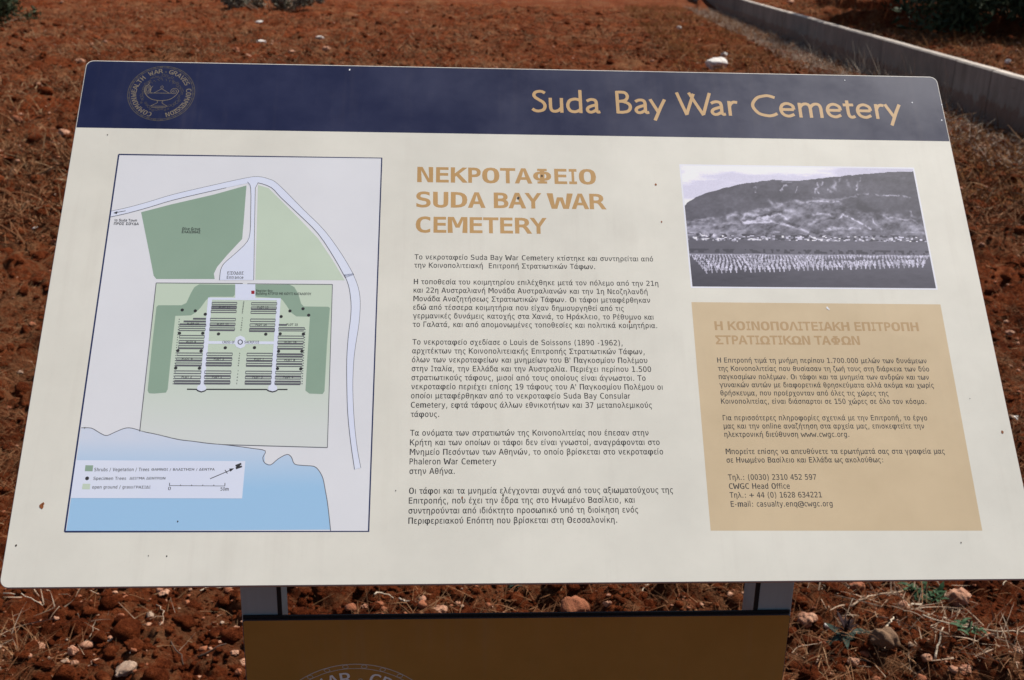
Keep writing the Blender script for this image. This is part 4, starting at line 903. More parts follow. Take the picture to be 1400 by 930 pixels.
 'σ': [[212,326,171,319,141,298,122,257,116,195,122,129,141,82,172,54,214,44,258,54,289,82,307,124,314,171,299,248,254,303,233,316],[310,326,364,259,382,171,368,97,329,34,281,1,214,-10,143,3,91,42,58,107,48,195,58,277,91,340,142,378,214,390,394,390,394,326]],
 'τ': [[236,-4,192,2,159,21,139,52,132,93,132,325,6,325,6,379,319,379,319,325,193,325,193,98,196,76,203,61,217,53,269,54,280,2]],
 'υ': [[219,54,266,70,302,117,319,164,328,223,327,261,320,303,304,345,274,390,338,390,361,356,378,316,389,272,393,222,382,146,349,73,291,18,211,0,157,8,120,33,98,77,91,141,91,340,18,340,18,390,157,390,157,138,160,96,169,71,187,58]],
 'φ': [[269,338,252,325,247,288,247,49,278,58,308,85,329,129,335,195,329,261,308,306,286,330],[269,393,316,381,359,347,392,284,403,195,392,108,359,45,308,5,247,-8,247,-148,183,-148,183,-9,120,5,70,45,37,109,26,195,37,284,70,345,111,376,160,393,160,336,139,323,120,301,101,254,94,195,101,129,120,84,150,57,183,48,183,288,204,366]],
 'χ': [[261,-87,212,45,119,-148,53,-148,182,122,119,291,93,324,48,335,31,335,31,390,55,390,128,375,168,329,218,196,310,390,377,390,247,118,310,-49,336,-82,381,-93,398,-93,398,-148,374,-148,301,-133]],
 'ω': [[360,390,394,296,405,198,401,112,388,54,352,6,297,-10,269,-6,245,8,226,28,215,52,204,29,186,9,161,-5,133,-10,78,6,42,54,29,112,24,198,36,296,70,390,136,390,103,293,92,194,94,130,98,94,114,56,135,44,160,54,177,84,183,138,185,243,244,243,247,138,253,84,269,54,295,44,315,56,331,94,336,130,337,194,326,293,294,390]],
 'ό': [[214,345,172,336,141,307,122,260,116,195,122,129,141,82,172,54,214,44,258,54,289,82,307,129,314,195,307,260,289,307,258,336],[214,399,286,386,339,347,371,282,382,195,371,107,339,42,286,3,214,-10,143,3,91,42,58,107,48,195,58,282,91,347,143,386],[263,570,332,570,219,439,165,439]],
 'ύ': [[219,54,266,70,302,117,319,164,328,223,327,261,320,303,304,345,274,390,338,390,361,356,378,316,389,272,393,222,382,146,349,73,291,18,211,0,157,8,120,33,98,77,91,141,91,340,18,340,18,390,157,390,157,138,160,96,169,71,187,58],[263,570,332,570,219,439,165,439]],
 'ώ': [[360,390,394,296,405,198,401,112,388,54,352,6,297,-10,269,-6,245,8,226,28,215,52,204,29,186,9,161,-5,133,-10,78,6,42,54,29,112,24,198,36,296,70,390,136,390,103,293,92,194,94,130,98,94,114,56,135,44,160,54,177,84,183,138,185,243,244,243,247,138,253,84,269,54,295,44,315,56,331,94,336,130,337,194,326,293,294,390],[263,570,332,570,219,439,165,439]],
 'l': [[0,0,60,0,60,548,0,548]],
 'ι': [[0,0,60,0,60,392,0,392]],
 'i': [[0,0,60,0,60,392,0,392],[-3,462,63,462,63,532,-3,532]],
 'ί': [[0,0,60,0,60,392,0,392],[10,440,48,440,110,560,45,560]]}
GLYPHS_BOLD = {
 'A': [[214,458,140,192,289,192],[172,520,257,520,416,0,344,0,305,135,123,135,86,0,13,0]],
 'B': [[128,248,128,58,212,58,264,63,299,79,319,108,325,150,318,194,298,224,262,242,212,248],[128,462,128,305,210,305,254,310,284,325,301,350,307,388,301,422,284,445,255,458,210,462],[58,520,212,520,282,511,335,485,367,444,378,388,372,345,355,313,326,290,287,278,332,263,367,235,389,194,396,143,384,81,350,36,292,9,212,0,58,0]],
 'C': [[374,18,346,6,319,-3,290,-8,259,-10,170,8,104,61,62,146,48,259,62,373,104,458,170,511,259,529,290,527,319,522,346,513,374,501,374,429,347,447,318,461,289,469,259,472,199,459,156,419,130,353,122,259,130,166,156,100,199,60,259,47,289,50,319,58,347,72,374,91]],
 'D': [[152,58,227,69,276,101,302,163,311,259,302,357,276,418,227,451,152,462,118,462,118,58],[153,520,257,504,329,456,371,376,385,259,371,144,329,63,257,16,153,0,48,0,48,520]],
 'E': [[69,520,377,520,377,461,139,461,139,307,367,307,367,248,139,248,139,59,384,59,384,0,69,0]],
 'M': [[30,520,124,520,214,255,304,520,399,520,399,0,334,0,334,459,241,185,188,185,95,459,95,0,30,0]],
 'R': [[265,245,290,235,311,219,332,190,359,142,429,0,354,0,292,131,266,177,244,204,219,216,188,220,120,220,120,0,50,0,50,520,195,520,270,510,326,481,360,434,372,369,365,323,343,285,310,259],[120,462,120,278,197,278,241,283,273,300,291,329,297,369,291,409,271,438,239,456,195,462]],
 'S': [[352,502,352,431,320,449,288,462,256,470,223,472,179,466,144,449,123,422,116,386,120,356,135,334,162,317,205,304,242,295,306,273,349,242,374,198,382,142,371,77,336,29,280,0,203,-10,166,-8,129,-2,92,8,55,21,55,96,94,74,131,59,167,50,203,47,250,53,286,71,308,99,315,138,310,172,295,197,267,215,224,229,186,237,124,258,81,287,57,326,48,376,60,438,95,487,150,519,220,529,250,528,283,522,317,514]],
 'T': [[16,520,413,520,413,461,250,461,250,0,180,0,180,461,16,461]],
 'U': [[51,200,51,520,122,520,127,99,131,88,145,70,163,57,187,50,214,47,242,50,266,57,284,70,298,88,302,99,307,520,378,520,378,200,375,131,368,86,354,55,334,31,309,13,281,0,250,-8,214,-10,180,-8,148,0,120,13,95,31,75,55,61,87,54,132]],
 'W': [[0,520,69,520,118,98,178,377,251,377,311,97,361,520,429,520,352,0,285,0,214,309,144,0,78,0]],
 'Y': [[13,520,88,520,214,290,341,520,416,520,250,233,250,0,179,0,179,233]],
 'Α': [[214,458,140,192,289,192],[172,520,257,520,416,0,344,0,305,135,123,135,86,0,13,0]],
 'Ε': [[69,520,377,520,377,461,139,461,139,307,367,307,367,248,139,248,139,59,384,59,384,0,69,0]],
 'Η': [[48,520,118,520,118,307,311,307,311,520,382,520,382,0,311,0,311,248,118,248,118,0,48,0]],
 'Ι': [[70,520,359,520,359,461,250,461,250,59,359,59,359,0,70,0,70,59,179,59,179,461,70,461]],
 'Κ': [[48,520,118,520,118,289,338,520,421,520,218,307,427,0,342,0,172,260,118,203,118,0,48,0]],
 'Λ': [[86,0,13,0,172,520,257,520,416,0,344,0,214,458]],
 'Ν': [[48,520,138,520,313,92,313,520,381,520,381,0,292,0,116,428,116,0,48,0]],
 'Ο': [[315,259,309,358,292,423,261,460,214,472,169,460,138,423,120,358,114,259,120,161,138,96,169,59,214,47,261,59,292,96,309,161],[389,259,378,141,346,57,291,7,214,-10,138,7,84,56,51,140,41,259,51,378,84,462,138,513,214,529,291,513,346,462,378,378]],
 'Π': [[48,520,382,520,382,0,311,0,311,461,118,461,118,0,48,0]],
 'Ρ': [[139,462,139,267,220,267,264,273,296,292,317,323,324,365,317,406,297,436,264,456,220,462],[69,520,220,520,297,510,352,480,386,432,397,365,386,297,353,248,297,219,220,209,139,209,139,0,69,0]],
 'Σ': [[274,260,115,59,394,59,394,0,42,0,42,59,200,260,42,461,42,520,394,520,394,461,115,461]],
 'Τ': [[16,520,413,520,413,461,250,461,250,0,180,0,180,461,16,461]],
 'Φ': [[250,461,250,420,304,407,345,381,377,331,388,259,377,188,345,138,304,112,250,100,250,59,301,59,301,0,128,0,128,59,179,59,179,100,124,112,84,138,51,188,41,259,51,331,84,381,124,407,179,420,179,461,128,461,128,520,301,520,301,461],[250,161,273,169,291,181,309,212,314,259,309,307,291,338,273,350,250,358],[179,161,179,358,155,350,138,338,120,307,114,259,120,212,138,181,155,169]],
 'Ω': [[26,0,26,60,111,60,74,107,49,157,35,211,30,272,42,369,80,444,139,492,214,508,290,492,348,445,386,370,399,272,394,211,379,157,354,107,317,60,404,60,404,0,242,0,242,60,280,94,307,144,325,206,331,278,323,350,299,404,263,439,214,451,166,439,130,404,106,350,99,278,104,206,122,144,150,94,187,60,187,0]]}
def unpack(D):
    return {c: [list(zip(l[0::2], l[1::2])) for l in loops] for c, loops in D.items()}
def inside(p, L):
    c = False
    for i in range(len(L)):
        (x1, y1), (x2, y2) = L[i-1], L[i]
        if (y1 > p[1]) != (y2 > p[1]) and p[0] < (x2-x1)*(p[1]-y1)/(y2-y1)+x1: c = not c
    return c
def grow(L, d, hole):
    """thicken a stroke outline by d units"""
    P = np.array(L, float); a = np.sum(P[:, 0]*np.roll(P[:, 1], -1)-np.roll(P[:, 0], -1)*P[:, 1])
    if (a < 0) != hole: P = P[::-1]
    e0 = P-np.roll(P, 1, 0); e1 = np.roll(P, -1, 0)-P
    e0 /= np.linalg.norm(e0, axis=1, keepdims=True)+1e-9; e1 /= np.linalg.norm(e1, axis=1, keepdims=True)+1e-9
    n0 = np.c_[e0[:, 1], -e0[:, 0]]; n1 = np.c_[e1[:, 1], -e1[:, 0]]; n = n0+n1
    n /= np.maximum(np.sum(n*n, 1, keepdims=True)/2, 0.5)
    return [tuple(q) for q in P+n*d]
def tessellate(loops, weight=0.0):
    """outer loops with their holes -> triangles; separate strokes stay separate"""
    outer = []; holes = []
    for k, L in enumerate(loops):
        (holes if any(m != k and all(inside(p, Q) for p in L) for m, Q in enumerate(loops)) else outer).append(L)
    out = []
    for L in outer:
        grp = [grow(L, weight, False)]+[grow(h, weight, True) for h in holes if all(inside(p, L) for p in h)]
        flat = [p for g in grp for p in g]
        tr = tessellate_polygon([[Vector((x, y, 0)) for x, y in g] for g in grp])
        fs = []
        for t in tr:
            (x0, y0), (x1, y1), (x2, y2) = (flat[q] for q in t)
            a = (x1-x0)*(y2-y0)-(x2-x0)*(y1-y0)
            if abs(a) > 1e-6: fs.append(tuple(t) if a > 0 else tuple(t)[::-1])
        out.append((flat, fs))
    return out
FONT = {c: tessellate(l, 7.0) for c, l in unpack(GLYPHS).items()}
FONT_BOLD = {c: tessellate(l, 12.0 if c == 'Φ' else 20.0) for c, l in unpack(GLYPHS_BOLD).items()}
ADV = {}
for group in ('a601 b623 c521 d623 e596 f352 g623 h633 i274 l274 m973 n633 o607 p623 q623 r427 s521 t394 u633 v592 w818 y592 A684 B686 C698 D771 E632 F575 G775 H751 I421 K693 L557 M843 N748 O787 P603 R695 S684 T616 U732 V684 W989',
              'α623 ά623 β623 γ592 δ611 ε511 έ511 ζ485 η633 ή633 θ620 ι274 ί274 κ592 λ592 μ642 ν592 ξ500 ο607 ό607 π640 ρ623 ς521 σ634 τ490 υ630 ύ630 φ817 χ592 ω817 ώ817 Α684 Β686 Γ566 Δ697 Ε632 Η751 Θ787 Ι421 Κ693 Λ684 Μ843 Ν748 Ο787 Π751 Ρ603 Σ671 Τ616 Υ615 Φ869 Χ685 Ω819',
              "(454 )454 +818 ,364 -454 .364 /454 :454 @1000 '269 ·364"):
    for g in group.split(): ADV[g[0]] = int(g[1:])*0.713
CENTRED = set("ijlιίftr,.:'()·/τ")
CAP = 520.0
def set_line(text, bold):
    """letters of one line: list of (points, faces) in font units"""
    D = FONT_BOLD if bold else FONT; x = 0.0; out = []
    for ch in text:
        if ch == ' ': x += 352*0.713; continue
        adv = ADV.get(ch, 636*0.713)*(1.16 if bold else 1.0); pieces = D[ch]
        xs = [p[0] for pts, _ in pieces for p in pts]
        if ch in CENTRED: k = 1.0; dx = x+(adv-(max(xs)-min(xs)))/2-min(xs)
        else: k = adv/429.0; dx = x
        for pts, fs in pieces: out.append(([(dx+px*k, py) for px, py in pts], fs))
        x += adv
    return out
def place_line(s, text, left, right, v, cap, bold=False, w=None, m=0):
    """fit a line between two u positions on the board, baseline v"""
    L = set_line(text, bold); xs = [p[0] for pts, _ in L for p in pts]
    x0, x1 = min(xs), max(xs); kx = (right-left)/(x1-x0); ky = cap/CAP
    for q, (pts, fs) in enumerate(L):
        s.tris([(left+(x-x0)*kx, v+y*ky) for x, y in pts], fs, (s.w if w is None else w)+(q % 3)*3e-5, m)
def text_block(s, lines, cap, bold=False):
    for (txt, lx, rx, y) in lines:
        u0, v0 = pan(lx, y); u1, _ = pan(rx, y)
        place_line(s, txt, u0, u1, v0, cap, bold)

HEAD = [('ΝΕΚΡΟΤΑΦΕΙΟ', 570.3, 815.1, 248.4), ('SUDA BAY WAR', 568.8, 829.2, 282.6), ('CEMETERY', 568.2, 748, 317.2)]
capH = pan(570, 229)[1]-pan(570, 248.4)[1]
s = Sheet(W1); text_block(s, HEAD, capH, True); s.build('heading_lettering', M['gold_dark'], root)

BODY = [
 ('Το νεκροταφείο Suda Bay War Cemetery κτίστηκε και συντηρείται από', 566.7, 892.8, 354.6),
 ('την Κοινοπολιτειακή  Επιτροπή Στρατιωτικών Τάφων.', 566.3, 813.6, 365.9),
 ('Η τοποθεσία του κοιμητηρίου επιλέχθηκε μετά τον πόλεμο από την 21η', 565.7, 900, 388.5),
 ('και 22η Αυστραλιανή Μονάδα Αυστραλιανών και την 1η Νεοζηλανδή', 565.4, 885.3, 400.1),
 ('Μονάδα Αναζητήσεως Στρατιωτικών Τάφων. Οι τάφοι μεταφέρθηκαν', 565.1, 888.9, 411.8),
 ('εδώ από τέσσερα κοιμητήρια που είχαν δημιουργηθεί από τις', 564.8, 852.7, 423.5),
 ('γερμανικές δυνάμεις κατοχής στα Χανιά, το Ηράκλειο, το Ρέθυμνο και', 564.5, 893.4, 435.2),
 ('το Γαλατά, και από απομονωμένες τοποθεσίες και πολιτικά κοιμητήρια.', 564.2, 898.5, 446.9),
 ('Το νεκροταφείο σχεδίασε ο Louis de Soissons (1890 -1962),', 563.8, 851.2, 471.1),
 ('αρχιτέκτων της Κοινοπολιτειακής Επιτροπής Στρατιωτικών Τάφων,', 563.4, 881.3, 483.2),
 ("όλων των νεκροταφείων και μνημείων του Β' Παγκοσμίου Πολέμου", 563.1, 885.3, 495.4),
 ('στην Ιταλία, την Ελλάδα και την Αυστραλία. Περιέχει περίπου 1.500', 562.8, 890.4, 507.6),
 ('στρατιωτικούς τάφους, μισοί από τους οποίους είναι άγνωστοι. Το', 562.5, 882.8, 519.9),
 ("νεκροταφείο περιέχει επίσης 19 τάφους του Α' Παγκοσμίου Πολέμου οι", 562.2, 906, 532.2),
 ('οποίοι μεταφέρθηκαν από το νεκροταφείο Suda Bay Consular', 561.9, 861.8, 544.7),
 ('Cemetery, εφτά τάφους άλλων εθνικοτήτων και 37 μεταπολεμικούς', 561.6, 891.3, 557.4),
 ('τάφους.', 561.4, 600.4, 570.1),
 ('Τα ονόματα των στρατιωτών της Κοινοπολιτείας που έπεσαν στην', 560.7, 887, 595.7),
 ('Κρήτη και των οποίων οι τάφοι δεν είναι γνωστοί, αναγράφονται στο', 560.4, 902.1, 608.8),
 ('Μνημείο Πεσόντων των Αθηνών, το οποίο βρίσκεται στο νεκροταφείο', 560.1, 906.9, 621.9),
 ('Phaleron War Cemetery', 559.9, 678.7, 635),
 ('στην Αθήνα.', 559.7, 621.8, 648.1),
 ('Οι τάφοι και τα μνημεία ελέγχονται συχνά από τους αξιωματούχους της', 559.1, 920.2, 675.2),
 ('Επιτροπής, που έχει την έδρα της στο Ηνωμένο Βασίλειο, και', 558.8, 867.8, 688.6),
 ('συντηρούνται από ιδιόκτητο προσωπικό υπό τη διοίκηση ενός', 558.4, 872.6, 702.3),
 ('Περιφερειακού Επόπτη που βρίσκεται στη Θεσσαλονίκη.', 558.2, 844, 716.2)]
capB = 0.5*(pan(700, 588.3)[1]-pan(700, 595.7)[1]+pan(600, 347.5)[1]-pan(600, 354.6)[1])
s = Sheet(W1); text_block(s, BODY, capB); s.build('body_lettering', M['black'], root)

# ---- tan text box
tb = empty  # (parts below hang from the tan sheet)
s = Sheet(W1); s.poly(pans([(945.3, 413.2), (1285.7, 416.3), (1343, 725.6), (971.6, 725.6)])); box = s.build('tan_text_box', M['tan'], root)
BOXH = [('Η ΚΟΙΝΟΠΟΛΙΤΕΙΑΚΗ ΕΠΙΤΡΟΠΗ', 977.5, 1256.4, 451), ('ΣΤΡΑΤΙΩΤΙΚΩΝ ΤΑΦΩΝ', 978.8, 1176, 470.4)]
capBH = pan(980, 439.4)[1]-pan(980, 450.6)[1]
s = Sheet(W2); text_block(s, BOXH, capBH, True); s.build('box_heading_lettering', M['tan_heading'], root, box)
BOX = [
 ('Η Επιτροπή τιμά τη μνήμη περίπου 1.700.000 μελών των δυνάμεων', 980.8, 1267, 495.8),
 ('της Κοινοπολιτείας που θυσίασαν τη ζωή τους στη διάρκεια των δύο', 981.9, 1270.6, 507.1),
 ('παγκοσμίων πολέμων. Οι τάφοι και τα μνημεία των ανδρών και των', 983, 1270.2, 518.4),
 ('γυναικών αυτών με διαφορετικά θρησκεύματα αλλά ακόμα και χωρίς', 984.1, 1276.8, 529.5),
 ('θρήσκευμα, που προέρχονταν από όλες τις χώρες της', 985.2, 1214.7, 540.7),
 ('Κοινοπολιτείας, είναι διάσπαρτοι σε 150 χώρες σε όλο τον κόσμο.', 986.1, 1266.6, 552),
 ('Για περισσότερες πληροφορίες σχετικά με την Επιτροπή, το έργο', 988.5, 1268, 574.7),
 ('μας και την online αναζήτηση στα αρχεία μας, επισκεφτείτε την', 989.7, 1264, 586),
 ('ηλεκτρονική διεύθυνση www.cwgc.org.', 990.7, 1161.3, 597.4),
 ('Μπορείτε επίσης να απευθύνετε τα ερωτήματά σας στα γραφεία μας', 992.5, 1291.8, 620.9),
 ('σε Ηνωμένο Βασίλειο και Ελλάδα ως ακολούθως:', 993.6, 1207.7, 632.6),
 ('Τηλ.: (0030) 2310 452 597', 995.8, 1116.4, 656.2),
 ('CWGC Head Office', 996.9, 1080.2, 668.5),
 ('Τηλ.: + 44 (0) 1628 634221', 998, 1124, 680.6),
 ('E-mail: casualty.enq@cwgc.org', 999.4, 1138.7, 692.9)]
s = Sheet(W2); text_block(s, BOX, capB*0.93); s.build('box_body_lettering', M['black'], root, box)

# ---- title in a humanist face, drawn stroke by stroke (cap height 1)
G = {
 'S': (0.50, [[(.445, .865), (.36, .925), (.265, .94), (.15, .89), (.105, .775), (.145, .665), (.265, .555), (.385, .445), (.435, .285), (.385, .125), (.245, .06), (.13, .08), (.045, .155)]]),
 'u': (0.55, [[(.105, .655), (.105, .40), (.108, .22), (.145, .095), (.235, .058), (.345, .10), (.425, .20)], [(.445, .655), (.445, .3), (.445, 0)]]),
 'd': (0.60, [[(.475, .55), (.39, .605), (.29, .615), (.15, .545), (.085, .33), (.145, .115), (.275, .052), (.39, .085), (.475, .165)], [(.48, 1.03), (.48, .5), (.48, 0)]]),
 'a': (0.50, [[(.075, .535), (.16, .595), (.245, .612), (.335, .575), (.368, .46), (.368, .28), (.370, .13), (.405, .055), (.475, .07)], [(.368, .375), (.25, .335), (.125, .26), (.085, .155), (.135, .06), (.235, .058), (.365, .155)]]),
 'B': (0.58, [[(.11, 1.0), (.11, .5), (.11, 0)], [(.09, .945), (.22, .95), (.36, .92), (.425, .77), (.365, .60), (.22, .545), (.12, .54)], [(.12, .535), (.28, .53), (.44, .44), (.495, .29), (.43, .12), (.27, .055), (.09, .055)]]),
 'y': (0.50, [[(.03, .655), (.13, .40), (.255, .08)], [(.475, .655), (.335, .30), (.135, -.285)]]),
 'W': (1.05, [[(.045, 1.0), (.165, .5), (.29, .0)], [(.285, .02), (.41, .5), (.535, .95)], [(.40, 1.0), (.585, .5), (.775, .0)], [(.77, .02), (.885, .5), (1.01, 1.0)]]),
 'r': (0.36, [[(.105, .655), (.105, .3), (.105, 0)], [(.11, .43), (.165, .55), (.25, .61), (.345, .59)]]),
 'C': (0.86, [[(.80, .865), (.67, .925), (.525, .945), (.255, .835), (.10, .50), (.255, .165), (.525, .055), (.69, .08), (.82, .155)]]),
 'e': (0.56, [[(.075, .345), (.27, .345), (.475, .345)], [(.478, .345), (.445, .52), (.29, .615), (.14, .54), (.082, .335), (.145, .13), (.305, .055), (.475, .135)]]),
 'm': (0.86, [[(.105, .655), (.105, .3), (.105, 0)], [(.11, .45), (.19, .57), (.29, .61), (.38, .57), (.42, .44), (.423, .22), (.423, 0)], [(.425, .45), (.51, .57), (.61, .61), (.70, .57), (.74, .44), (.743, .22), (.743, 0)]]),
 't': (0.36, [[(.155, .80), (.150, .5), (.152, .20), (.195, .075), (.27, .055), (.345, .095)], [(.015, .595), (.16, .60), (.335, .60)]]),
}
def title_word(s, word, l, r):
    (u0, v0), (u1, v1) = pan(*l), pan(*r)
    cap = pan(l[0], l[1]-30.6)[1]-v0
    adv = 0; items = []
    for ch in word:
        items.append((adv, ch)); adv += G[ch][0]
        if ch == 'W': adv -= 0.10
    lo = min(p[0]+a for a, c in items[:1] for st in G[c][1] for p in st)-0.05
    hi = max(p[0]+a for a, c in items[-1:] for st in G[c][1] for p in st)+0.05
    kx = (u1-u0)/(hi-lo); q = 0
    for a, ch in items:
        for st in G[ch][1]:
            straight = len(st) == 3
            pts = st if straight else catmull(st, 7)
            th = 0.122*cap
            if ch == 'W': th *= 0.98
            s.ribbon([(u0+(a+x-lo)*kx, v0+y*cap) for x, y in pts], th, W2+0.00004*(q % 4)); q += 1
def cx7(x, y): return (680+x/1.9444, 80+y/1.9444)
for word, a, b in (('Suda', (89, 143), (278, 144.5)), ('Bay', (315, 146), (452, 147.5)), ('War', (477, 150), (646, 151.5)), ('Cemetery', (678, 155), (1079, 158.5))):
    s = Sheet(W2); title_word(s, word, cx7(*a), cx7(*b)); s.build('title_word', M['gold'], root)

# ---- round emblem: beaded ring, lettering, oil lamp
def emblem(s, c, R, line, z, big=False):
    cu, cv = c
    def C(r, n=96): return [(cu+r*math.cos(2*math.pi*i/n), cv+r*math.sin(2*math.pi*i/n)) for i in range(n)]
    s.ribbon(C(R), line, z, True); s.ribbon(C(R*0.945), line*0.8, z, True)
    nb = 30
    for i in range(nb):
        a = 2*math.pi*i/nb; r = R*0.972
        cc = (cu+r*math.cos(a), cv+r*math.sin(a))
        s.ribbon([(cc[0]+R*0.032*math.cos(t), cc[1]+R*0.022*math.sin(t)) for t in np.linspace(0, 2*math.pi, 9)[:-1]], line*0.7, z+0.00005, True)
    txt = 'COMMONWEALTH  WAR · GRAVES  COMMISSION'
    a0, a1 = math.radians(256), math.radians(-76)
    ww = []
    for ch in txt: ww.append(0.42 if ch == ' ' else {'I': 0.45, '·': 0.3, 'M': 1.1, 'W': 1.2, 'L': 0.75, 'E': 0.8, 'S': 0.8}.get(ch, 0.95))
    tot = sum(ww); acc = 0
    for ch, wd in zip(txt, ww):
        a = a0+(a1-a0)*(acc+wd/2)/tot; acc += wd
        if ch == ' ': continue
        rr = R*0.745; size = R*0.15
        if ch == '·':
            q = (cu+(rr+size*0.3)*math.cos(a), cv+(rr+size*0.3)*math.sin(a))
            s.ribbon([(q[0]+R*0.022*math.cos(t), q[1]+R*0.022*math.sin(t)) for t in np.linspace(0, 2*math.pi, 9)[:-1]], line*0.8, z, True); continue
        co, fs = FONT[ch][0]; co = np.array(co, float)*np.array([1.15, 1.0])
        xm = (co[:, 0].min()+co[:, 0].max())/2; ky = size/CAP
        ca, sa = math.cos(a), math.sin(a)
        s.tris([(cu+(rr+y*ky)*ca+(x-xm)*ky*sa, cv+(rr+y*ky)*sa-(x-xm)*ky*ca) for x, y in co], fs, z, 1)
    g = random.Random(5)                                     # leaf and star work between lettering and lamp
    for i in range(44):
        a = 2*math.pi*i/44; r = R*(0.60+0.07*g.uniform(-1, 1)); n = g.choice((5, 6, 7))
        if -2.1 < a-2*math.pi < -1.0 and False: continue
        rad = R*g.uniform(0.025, 0.05)
        s.ribbon([(cu+r*math.cos(a)+rad*math.cos(t*1.0)*(1+0.4*math.cos(n*t)), cv+r*math.sin(a)+rad*math.sin(t)*(1+0.4*math.cos(n*t))) for t in np.linspace(0, 2*math.pi, 13)[:-1]], line*0.55, z+0.00005*(i % 3), True)
    for i in range(7):                                       # rays above the lamp
        a = math.radians(50+i*13.3)
        s.ribbon([(cu+R*0.46*math.cos(a), cv+R*0.46*math.sin(a)), (cu+R*0.54*math.cos(a+0.05), cv+R*0.54*math.sin(a+0.05)), (cu+R*0.52*math.cos(a+0.12), cv+R*0.52*math.sin(a+0.12))], line*0.6, z+0.0002)
    def L(pts, t=1.0, cl=False, k=0): s.ribbon([(cu+x*R, cv+y*R) for x, y in pts], line*t, z+0.00025+0.00003*k, cl, 1)
    L(catmull([(-0.52, 0.10), (-0.44, -0.08), (-0.28, -0.22), (-0.08, -0.27), (0.10, -0.27), (0.30, -0.21), (0.45, -0.06), (0.52, 0.10)], 6), 1.1)
    L([(-0.34, 0.0), (0.0, 0.0), (0.30, 0.0)], 0.9, k=1)
    L([(-0.22, 0.0), (-0.10, 0.09), (0.0, 0.16)], 0.9, k=2); L([(0.0, 0.16), (0.12, 0.08), (0.24, 0.0)], 0.9, k=3)
    L([(-0.045, 0.22), (0, 0.28), (0.045, 0.22), (0, 0.16)], 0.9, True, k=4)
    sp = [(0.38+0.13*(1-t/14)*math.cos(t), 0.07+0.13*(1-t/14)*math.sin(t)) for t in np.linspace(0, 12.5, 40)]; L(sp, 0.9, k=5)
    for k in range(3): L([(-0.42+0.10*(1-0.3*k)*math.cos(t), 0.13+0.17*(1-0.3*k)*math.sin(t)) for t in np.linspace(0, 2*math.pi, 15)[:-1]], 0.8, True, k=6+k)
    L(catmull([(-0.30, -0.02), (-0.34, 0.12), (-0.28, 0.26)], 5), 0.8, k=9); L(catmull([(-0.46, 0.26), (-0.40, 0.34), (-0.42, 0.42)], 5), 0.8, k=9)
    L(catmull([(-0.10, -0.27), (-0.08, -0.35), (-0.18, -0.42), (-0.26, -0.47)], 5), 0.9, k=10); L(catmull([(0.08, -0.27), (0.06, -0.35), (0.14, -0.42), (0.22, -0.47)], 5), 0.9, k=11)
    L([(-0.28, -0.48), (0, -0.48), (0.24, -0.48)], 0.9, k=12); L([(-0.24, -0.53), (0, -0.53), (0.2, -0.53)], 0.8, k=12)
s = Sheet(W2); ce = pan(220.5, 127.5); Re = 0.5*(pan(267, 127.5)[0]-pan(175.5, 127.5)[0])
emblem(s, ce, Re, 0.00075, W2); s.build('emblem', [M['emblem'], M['emblem_pale']], root)

# ---- plan of the cemetery
def c1(x, y): return (x/2.736, 60+y/2.736)
def c2(x, y): return (80+x/2.448, 360+y/2.448)
def c7(x, y): return (200+x/5.385, 380+y/5.385)
def c8(x, y): return (90+x/5.385, 600+y/5.385)
def P(f, pts): return [pan(*f(*p)) for p in pts]
mapq = pans([(162.4, 211.3), (522, 216.2), (504, 726.6), (88.6, 727)])
s = Sheet(W1); s.poly(mapq, W1); mp = s.build('site_plan', M['map'], root)
s = Sheet(W4); s.ribbon(mapq, 0.0019, 0.00105, False); s.ribbon([mapq[3], mapq[0]], 0.0019, 0.00109); s.build('plan_border', M['map_navy'], root, mp)

def ink_sheet(name, pts_uv, colour, w, parent, nsub=0):
    s = Sheet(w); s.poly(pts_uv); o = s.build(name, M['ink_image'], root, parent)
    a = o.data.attributes.new('ink', 'FLOAT_COLOR', 'POINT')
    a.data.foreach_set('color', np.array([[*colour(u, v), 1] for u, v in pts_uv], np.float32).ravel())
    return o
# sea: printed blue fading paler towards the shore, built as a grid so that the print can fade
shore = [(76, 551), (110, 552), (135, 566), (160, 577), (190, 565), (220, 553), (245, 552), (290, 565), (330, 573), (400, 590), (450, 596), (500, 603), (550, 607), (600, 613), (650, 620), (692, 628),
         (684, 650), (690, 668), (710, 675), (735, 655), (765, 640), (780, 650), (790, 672), (820, 677), (855, 680), (872, 695), (885, 720), (893, 760), (900, 800), (906, 850), (911, 898)]
sh = P(c2, shore); vb = mapq[3][1]+0.0006; ul = lambda v: mapq[3][0]+(mapq[0][0]-mapq[3][0])*(v-mapq[3][1])/(mapq[0][1]-mapq[3][1])
sea_s = Sheet(W2); cols = []
def seacol(v, vt):
    t = min(1, max(0, (vt-v)/0.06)); a = np.array((0.69, 0.74, 0.86)); b = np.array((0.375, 0.61, 0.86)); return a+(b-a)*(t**0.8)
top = []
for q in sh: top.append((max(q[0], top[-1][0]) if top else q[0], q[1]))
for i in range(len(top)-1):
    (ua, va), (ubb, vb2) = top[i], top[i+1]
    if ubb <= ua+1e-6: continue
    for k in range(10):
        f0, f1 = k/10, (k+1)/10
        quad = [(ua, va+(vb-va)*f0), (ua, va+(vb-va)*f1), (ubb, vb2+(vb-vb2)*f1), (ubb, vb2+(vb-vb2)*f0)]
        quad = [(max(u, ul(v)), v) for u, v in quad]
        k0 = len(sea_s.V); sea_s.V += [sea_s.pt(u, v, W2) for u, v in quad]; sea_s.F.append([k0, k0+1, k0+2, k0+3]); sea_s.M.append(0)
        vmax = pan(300, 600)[1]
        cols += [seacol(v, vmax-0.0) for u, v in quad]
